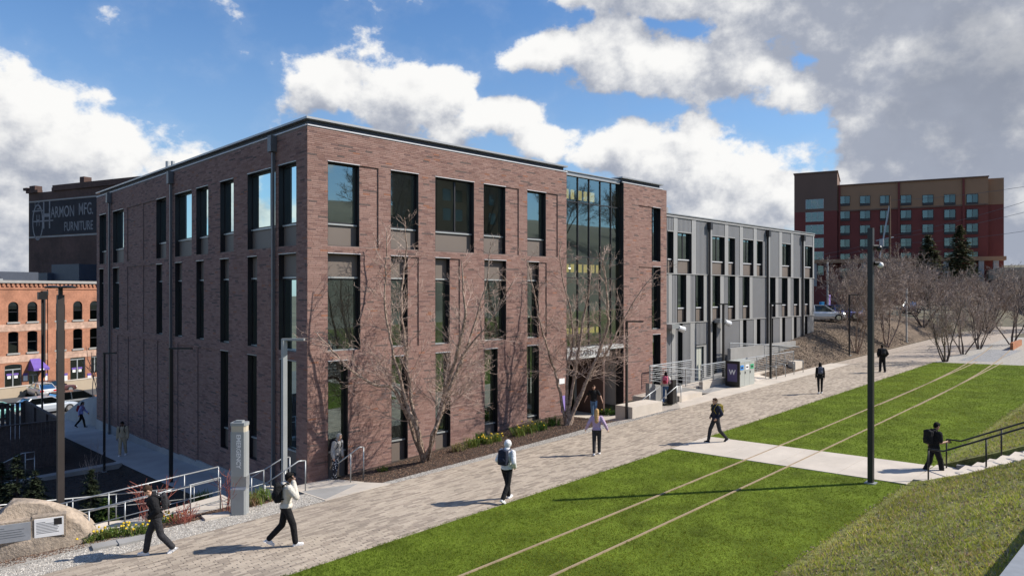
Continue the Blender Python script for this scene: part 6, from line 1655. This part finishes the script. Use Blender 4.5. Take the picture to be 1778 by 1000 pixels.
def person(label, pos, ang, hgt=1.75, top='cl_black', bottom='cl_black', skin='skin_light', hair='hair_black', shoes='cl_white', stride=.42, lead=1, lean=.04, headpitch=0.0, headyaw=0.0, arms=('swing', 'swing'),
           sleeve='long', hood=None, longhair=False, pack=None, packtop=0.0, packscale=1.0, female=False, loose=0.0, straps=None, phone=None, inner=None, kneelift=0.0, packmat2=None):
    S_ = hgt / 1.75
    root = thing('person', label, 'person', pos, world=False); root.rotation_euler = (0, 0, ang - PI / 2); root.scale = (S_, S_, S_)
    # ---- skeleton, local: +Y ahead, +X to the figure's right, Z up
    drop = (1 - math.cos(stride)) * .42
    hipz = .915 - drop; hips = Vector((0, 0, hipz))
    sw = .17 if female else .195; hw = .095
    def spine(t): return hips + Vector((0, math.sin(lean) * t, math.cos(lean) * t))
    chest, neckb = spine(.38), spine(.54)
    headc = neckb + Vector((math.sin(headyaw) * .0, .025 + math.sin(headpitch + lean * .7) * .14, .135 * math.cos(headpitch * .8) + .015))
    legs = {}
    for sd in (-1, 1):
        ph = stride if sd == lead else -stride
        hip = hips + Vector((sd * hw, 0, -.02)); th = .43; sh = .43
        if ph >= 0:
            kn = hip + Vector((0, math.sin(ph) * th, -math.cos(ph) * th)); a2 = ph * .55 - .06; an = kn + Vector((0, math.sin(a2) * sh, -math.cos(a2) * sh)); toe = .18
        else:
            p2 = ph * .55; kn = hip + Vector((0, math.sin(p2) * th, -math.cos(p2) * th)); a2 = ph * 1.65 - kneelift; an = kn + Vector((0, math.sin(a2) * sh, -math.cos(a2) * sh)); toe = -.75 * min(1, abs(ph) * 2) - kneelift * .4
        legs[sd] = (hip, kn, an, toe)
    low_ = min(l[2].z - .085 + (.03 if l[3] < 0 else 0) for l in legs.values())
    dz = Vector((0, 0, -low_)); hips += dz; chest += dz; neckb += dz; headc += dz
    legs = {s_: (h + dz, k_ + dz, a_ + dz, t_) for s_, (h, k_, a_, t_) in legs.items()}
    A = {}
    for sd, mode in zip((-1, 1), arms):
        shd = neckb + Vector((sd * sw, 0, -.055)); ua, fa = .285, .26
        ph = -stride * .9 if sd == lead else stride * .9
        if mode == 'swing': el = shd + Vector((sd * .05, math.sin(ph) * ua, -math.cos(ph) * ua)); w_ = el + Vector((sd * .01, math.sin(ph + .35) * fa, -math.cos(ph + .35) * fa))
        elif mode == 'out': el = shd + Vector((sd * .14, -.06, -.24)); w_ = el + Vector((sd * .10, .08, -.22))
        elif mode == 'pocket': el = shd + Vector((sd * .09, -.10, -.255)); w_ = el + Vector((-sd * .07, .17, -.17))
        elif mode == 'hang': el = shd + Vector((sd * .04, -.03, -.28)); w_ = el + Vector((sd * .01, .05, -.255))
        elif mode == 'ear': el = shd + Vector((sd * .10, .16, -.20)); w_ = headc + Vector((sd * .125, .07, -.075))
        elif mode == 'phone': el = shd + Vector((sd * .02, .03, -.28)); w_ = el + Vector((-sd * .03, .255, .03))
        else: el = shd + Vector((sd * .06, .05, -.27)); w_ = el + Vector((-sd * .08, .2, -.14))
        A[sd] = (shd, el, w_)
    M = MB()
    # ---- body
    hr = Matrix.Rotation(-headyaw, 3, 'Z') @ Matrix.Rotation(-headpitch - lean * .5, 3, 'X')
    M.ball(headc + Vector((0, 0, .02)), (.076, .094, .105), 14, 10, rot=hr); M.ball(headc + hr @ Vector((0, .030, -.055)), (.056, .062, .062), 12, 8, rot=hr)
    M.ball(headc + hr @ Vector((0, .098, -.012)), (.013, .018, .022), 8, 6)                            # nose
    for sd in (-1, 1): M.ball(headc + hr @ Vector((sd * .078, -.005, -.005)), (.012, .022, .032), 8, 6, rot=hr)   # ears
    cap(M, neckb + Vector((0, -.005, -.03)), headc + Vector((0, -.012, -.05)), .055, .052)
    def torso(m, e):
        m.ball(chest, (.165 + e, .105 + e, .175), 14, 10); m.ball(neckb + Vector((0, -.005, -.085)), (sw - .005 + e, .085 + e, .085), 14, 8); m.ball(hips.lerp(chest, .42), (.135 + e, .095 + e, .17), 14, 10); m.ball(hips + Vector((0, -.01, .02)), ((.155 if female else .15) + e, .11 + e, .125), 14, 10)
        m.ball(hips.lerp(chest, .72), (.15 + e, .10 + e, .2), 14, 10)
    torso(M, -.012)
    for sd in (-1, 1):
        hip, kn, an, toe = legs[sd]; cap(M, hip, kn, .078, .055); cap(M, kn, an, .055, .037)
        shd, el, w_ = A[sd]; cap(M, shd, el, .050, .040); cap(M, el, w_, .041, .027)
        # hand: palm, four unequal bent fingers, thumb off the side of the palm
        hd = (w_ - el).normalized(); sdv = Vector((sd, 0, 0)) - hd * hd.x * sd; sdv = sdv.normalized() if sdv.length > .1 else Vector((0, 0, 1)); fw_ = hd.cross(sdv).normalized()
        if fw_.y < 0: fw_ = -fw_
        pc = w_ + hd * .05; M.cbox(pc, (.016, .037, .045), Matrix((sdv, fw_, hd)).transposed())
        curl = -sdv if A is not None else sdv
        for fi, L in enumerate((.062, .070, .066, .052)):
            f0 = w_ + hd * .088 + fw_ * (.027 - fi * .0185); f1 = f0 + (hd * .8 + curl * .35).normalized() * L * .55; f2 = f1 + (hd * .45 + curl * .8).normalized() * L * .5; M.tube([f0, f1, f2], [.0105, .0100, .0085], 6)
        t0 = w_ + hd * .03 + fw_ * .030; t1 = t0 + (hd * .6 + fw_ * .75).normalized() * .035; t2 = t1 + (hd * .95 + fw_ * .2 + curl * .2).normalized() * .030; M.tube([t0, t1, t2], [.0125, .0115, .0095], 6)
    remesh(M, 'body', skin, root, .0125, 2)
    for sd in (-1, 1):
        MB().ball(headc + hr @ Vector((sd * .030, .0905, .012)), (.011, .006, .008), 8, 6).build('eye', 'hair_black', root)
    MB().ball(headc + hr @ Vector((0, .0925, -.062)), (.022, .006, .006), 8, 6).build('mouth', 'cl_red', root)
    # ---- clothes
    T = MB(); e = .014 + loose; torso(T, e); T.ball(hips + Vector((0, 0, .03)), (.155 + e, .118 + e, .11), 14, 8)
    for sd in (-1, 1):
        shd, el, w_ = A[sd]; cap(T, shd, el if sleeve == 'long' else shd.lerp(el, .75), .064 + loose, .056 + loose)
        if sleeve == 'long': cap(T, el, el.lerp(w_, .96), .056 + loose, .043 + loose * .8)
    cap(T, neckb + Vector((0, -.01, -.05)), neckb + Vector((0, -.005, .02)), .085, .07)
    if hood == 'down': T.ball(neckb + Vector((0, -.085, .015)), (.115, .075, .06), 12, 8)
    T_o = remesh(T, 'hoodie' if hood else 'top', top, root, .017, 4)
    if hood == 'up':
        Hm = MB(); Hm.ball(headc + hr @ Vector((0, -.022, .028)), (.108, .122, .128), 16, 12, rot=hr); Hm.ball(neckb + Vector((0, -.03, .02)), (.10, .095, .07), 12, 8)
        ho = remesh(Hm, 'hood', top, root, .016, 4)
        me = ho.data; cut = headc + hr @ Vector((0, .055, 0)); nf = hr @ Vector((0, 1, .12))
        import bmesh
        bm = bmesh.new(); bm.from_mesh(me); dele = [f for f in bm.faces if (f.calc_center_median() - cut).dot(nf) > 0 and f.calc_center_median().z > headc.z - .10]; bmesh.ops.delete(bm, geom=dele, context='FACES'); bm.to_mesh(me); bm.free()
        sd_ = ho.modifiers.new('thick', 'SOLIDIFY'); sd_.thickness = .012
    if inner: MB().cbox(chest + Vector((0, .125 + loose, .0)), (.045, .012, .09)).build('shirt_print', inner, root)
    B = MB(); e = .016 + loose * .6
    B.ball(hips + Vector((0, -.012, .0)), (.158 + e, .112 + e, .12), 14, 10)
    for sd in (-1, 1):
        hip, kn, an, toe = legs[sd]; cap(B, hip, kn, .088 + loose * .5, .068 + loose * .7); cap(B, kn, kn.lerp(an, .95), .068 + loose * .7, .050 + loose)
    remesh(B, 'trousers', bottom, root, .017, 4)
    for sd in (-1, 1):
        hip, kn, an, toe = legs[sd]; F_ = MB(); fr_ = Matrix.Rotation(toe * .9, 3, 'X'); c = an + Vector((0, 0, -.03))
        F_.ball(c, (.044, .052, .050), 10, 8); F_.cbox(c + fr_ @ Vector((0, .055, -.030)), (.040, .115, .022), fr_); F_.ball(c + fr_ @ Vector((0, .125, -.030)), (.045, .065, .028), 10, 8, rot=fr_); F_.ball(c + fr_ @ Vector((0, -.045, -.025)), (.036, .035, .032), 10, 8, rot=fr_); F_.ball(c + fr_ @ Vector((0, .05, -.005)), (.038, .075, .035), 10, 8, rot=fr_)
        so = remesh(F_, 'shoe', shoes, root, .012, 3); MB().cbox(c + fr_ @ Vector((0, .045, -.056)), (.043, .138, .008), fr_).build('sole', 'cl_white', so)
    # ---- hair
    if hood != 'up':
        Hh = MB(); Hh.ball(headc + hr @ Vector((0, -.018, .034)), (.086, .098, .100), 14, 10, rot=hr); Hh.ball(headc + hr @ Vector((0, .045, .085)), (.066, .05, .035), 12, 8, rot=hr)
        if longhair:
            for t in range(5): Hh.ball(headc + hr @ Vector((0, -.075 - .012 * t, -.05 - .075 * t)), (.098 - .003 * t, .048, .085), 12, 8)
        else: Hh.ball(headc + hr @ Vector((0, -.062, -.02)), (.066, .042, .055), 12, 8, rot=hr)
        ho = remesh(Hh, 'hair', hair, root, .014, 2)
    # ---- backpack
    if pack:
        bc = chest + Vector((0, -.205 - loose, .0 + packtop)); rt = Matrix.Rotation(-lean, 3, 'X'); P = MB()
        for (dx, dz_, rx_, ry_, rz_) in ((0, -.08, .150, .085, .15), (0, .08, .135, .075, .14), (0, -.02, .152, .085, .2)): P.ball(bc + rt @ Vector((dx, 0, dz_)) , (rx_ * packscale, ry_ * packscale, rz_ * packscale), 14, 10)
        for sx in (-1, 1): P.cbox(bc + rt @ Vector((sx * .06, .01, -.02)), (.075 * packscale, .07 * packscale, .19 * packscale), rt)
        po = remesh(P, 'backpack', pack, root, .018, 5)
        Q = MB(); Q.ball(bc + rt @ Vector((0, -.075 * packscale, -.09)), (.11 * packscale, .045, .095), 12, 8); remesh(Q, 'front_pocket', packmat2 or pack, po, .016, 4)
        for sd in (-1, 1):
            x = sd * .105; MB().tube([bc + rt @ Vector((x, .05, .13)), neckb + Vector((x, -.02, .035 + loose)), neckb + Vector((x, .10 + loose, -.10)), chest + Vector((x, .125 + loose, -.02)), chest + Vector((x * 1.25, .06, -.15)), bc + rt @ Vector((x * 1.1, .06, -.15))], .017, 6).build('strap', straps or pack, po, smooth=True)
    if phone:
        sd = phone; shd, el, w_ = A[sd]; hd = (w_ - el).normalized(); c = w_ + hd * .10
        MB().cbox(c, (.035, .006, .07), Matrix.Rotation(.6, 3, 'X')).build('phone', 'black_plastic', root)
    return root
D2 = math.radians
person('person in white hoodie and black backpack holding a phone to the ear', hit(497, 948), D2(-18), 1.82, 'cl_cream', 'cl_black', 'skin_dark', 'hair_black', 'cl_white', .34, 1, .05, .12, 0, ('hang', 'ear'), hood='down', pack='cl_black', packscale=1.12, loose=.02, phone=1, kneelift=.25)
person('stooping person in black puffer jacket with head bowed near the boulder', hit(272, 962), D2(162), 1.74, 'cl_black', 'cl_charcoal', 'skin_light', 'hair_brown', 'cl_white', .40, 1, .16, .55, 0, ('pocket', 'pocket'), pack='cl_charcoal', packscale=.95, loose=.026)
person('person in pale hoodie with hood up and dark backpack, walking away on the pavers', hit(880, 869), D2(12), 1.76, 'cl_white', 'cl_black', 'skin_mid', 'hair_black', 'cl_white', .40, -1, .06, .05, 0, ('pocket', 'pocket'), hood='up', pack='cl_navy', packscale=1.1, loose=.02, straps='cl_slate')
person('person with long blonde hair in lilac top seen from behind', hit(1036, 789), D2(36), 1.66, 'cl_lilac', 'cl_charcoal', 'skin_light', 'hair_blonde', 'cl_white', .20, 1, .03, .1, 0, ('out', 'out'), longhair=True, female=True, loose=.014)
person('person in dark hoodie with olive backpack stepping onto the crossing path', hit(1243, 768), D2(152), 1.74, 'cl_navy', 'cl_charcoal', 'skin_light', 'hair_brown', 'cl_black', .46, 1, .03, 0, 0, ('pocket', 'pocket'), hood='down', pack='cl_olive', packscale=.95, straps='cl_olive', loose=.012, packmat2='cl_black')
person('long haired person in black with slate backpack, mid path', hit(1424, 683), D2(30), 1.66, 'cl_black', 'cl_black', 'skin_mid', 'hair_black', 'cl_white', .16, 1, .02, .05, 0, ('hang', 'hang'), longhair=True, female=True, pack='cl_slate', packscale=.9)
person('broad person in black jacket with backpack, farthest along the path', hit(1532, 646), D2(36), 1.78, 'cl_black', 'cl_black', 'skin_mid', 'hair_black', 'cl_black', .20, -1, .02, .05, 0, ('pocket', 'pocket'), pack='cl_charcoal', loose=.03)
person('person in black looking at a phone at the foot of the bank stair', hit(1622, 830), D2(-34), 1.76, 'cl_black', 'cl_black', 'skin_mid', 'hair_black', 'cl_charcoal', .36, 1, .03, .35, 0, ('hang', 'phone'), sleeve='short', hood='down', pack='cl_black', packscale=1.1, loose=.022, phone=1, inner='cl_olive')
person('hooded person in grey sweatshirt and patterned trousers on the corner landing', hit(582, 832), D2(-72), 1.66, 'cl_grey', 'cl_plaid', 'skin_light', 'hair_brown', 'cl_black', .14, 1, .22, .30, .1, ('hang', 'hang'), hood='up', pack='cl_black', loose=.026)
person('person in black shirt and jeans coming out of the glazed entrance', hit(1031, 727), D2(212), 1.76, 'cl_black', 'cl_denim', 'skin_light', 'hair_brown', 'cl_black', .34, -1, .02, 0, -.4, ('out', 'out'), sleeve='short', pack=None, loose=.012)
person('person in cream top and jeans carrying a pink backpack by the ramp', hit(1156, 700), D2(24), 1.66, 'cl_cream', 'cl_denim', 'skin_mid', 'hair_black', 'cl_tan', .32, 1, .05, .05, 0, ('pocket', 'pocket'), female=True, longhair=True, pack='cl_pink', packmat2='cl_red', loose=.012)
person('person in pale blue hoodie with red backpack at the far end of the shaded walk', hit(141, 742), D2(-30), 1.68, 'cl_paleblue', 'cl_black', 'skin_mid', 'hair_black', 'cl_black', .42, 1, .08, .1, 0, ('swing', 'swing'), longhair=True, female=True, pack='cl_red', loose=.01)
person('person in tan sweatshirt and trousers walking up the shaded walk', hit(213, 791), D2(238), 1.74, 'cl_tan', 'cl_tan', 'skin_dark', 'hair_black', 'cl_white', .22, 1, .04, .3, 0, ('hang', 'hang'), pack='cl_black', packscale=.7, straps='cl_black', loose=.018)
import OpenImageIO as oiio, numpy as np, sys
im=oiio.ImageBuf('/workdir/render_main.png').get_pixels(oiio.FLOAT)[:,:,:3]*255
k=1024/1778
for n,x,y in [('sky top mid',400,60),('sky L',250,30),('facR up',560,250),('facR mid',650,600),('facR low',650,730),('facL up',400,300),('facL mid',250,600),('path near',400,960),('path mid',1000,780),('lawn near',800,960),('lawn mid',1300,720),('lawn far',1650,660),('cross',1350,790),('bank',1600,920),('walk shade',150,760),('hotel red',1600,400),('hotel tan',1600,330),('orange',20,590),('wing grey',1218,450),('mulch',1420,620),('cloud',650,180),('cloud grey',1700,250),('win top',595,310)]:
    a=im[int(y*k)-3:int(y*k)+4,int(x*k)-3:int(x*k)+4].reshape(-1,3).mean(0); print(n,a.astype(int))
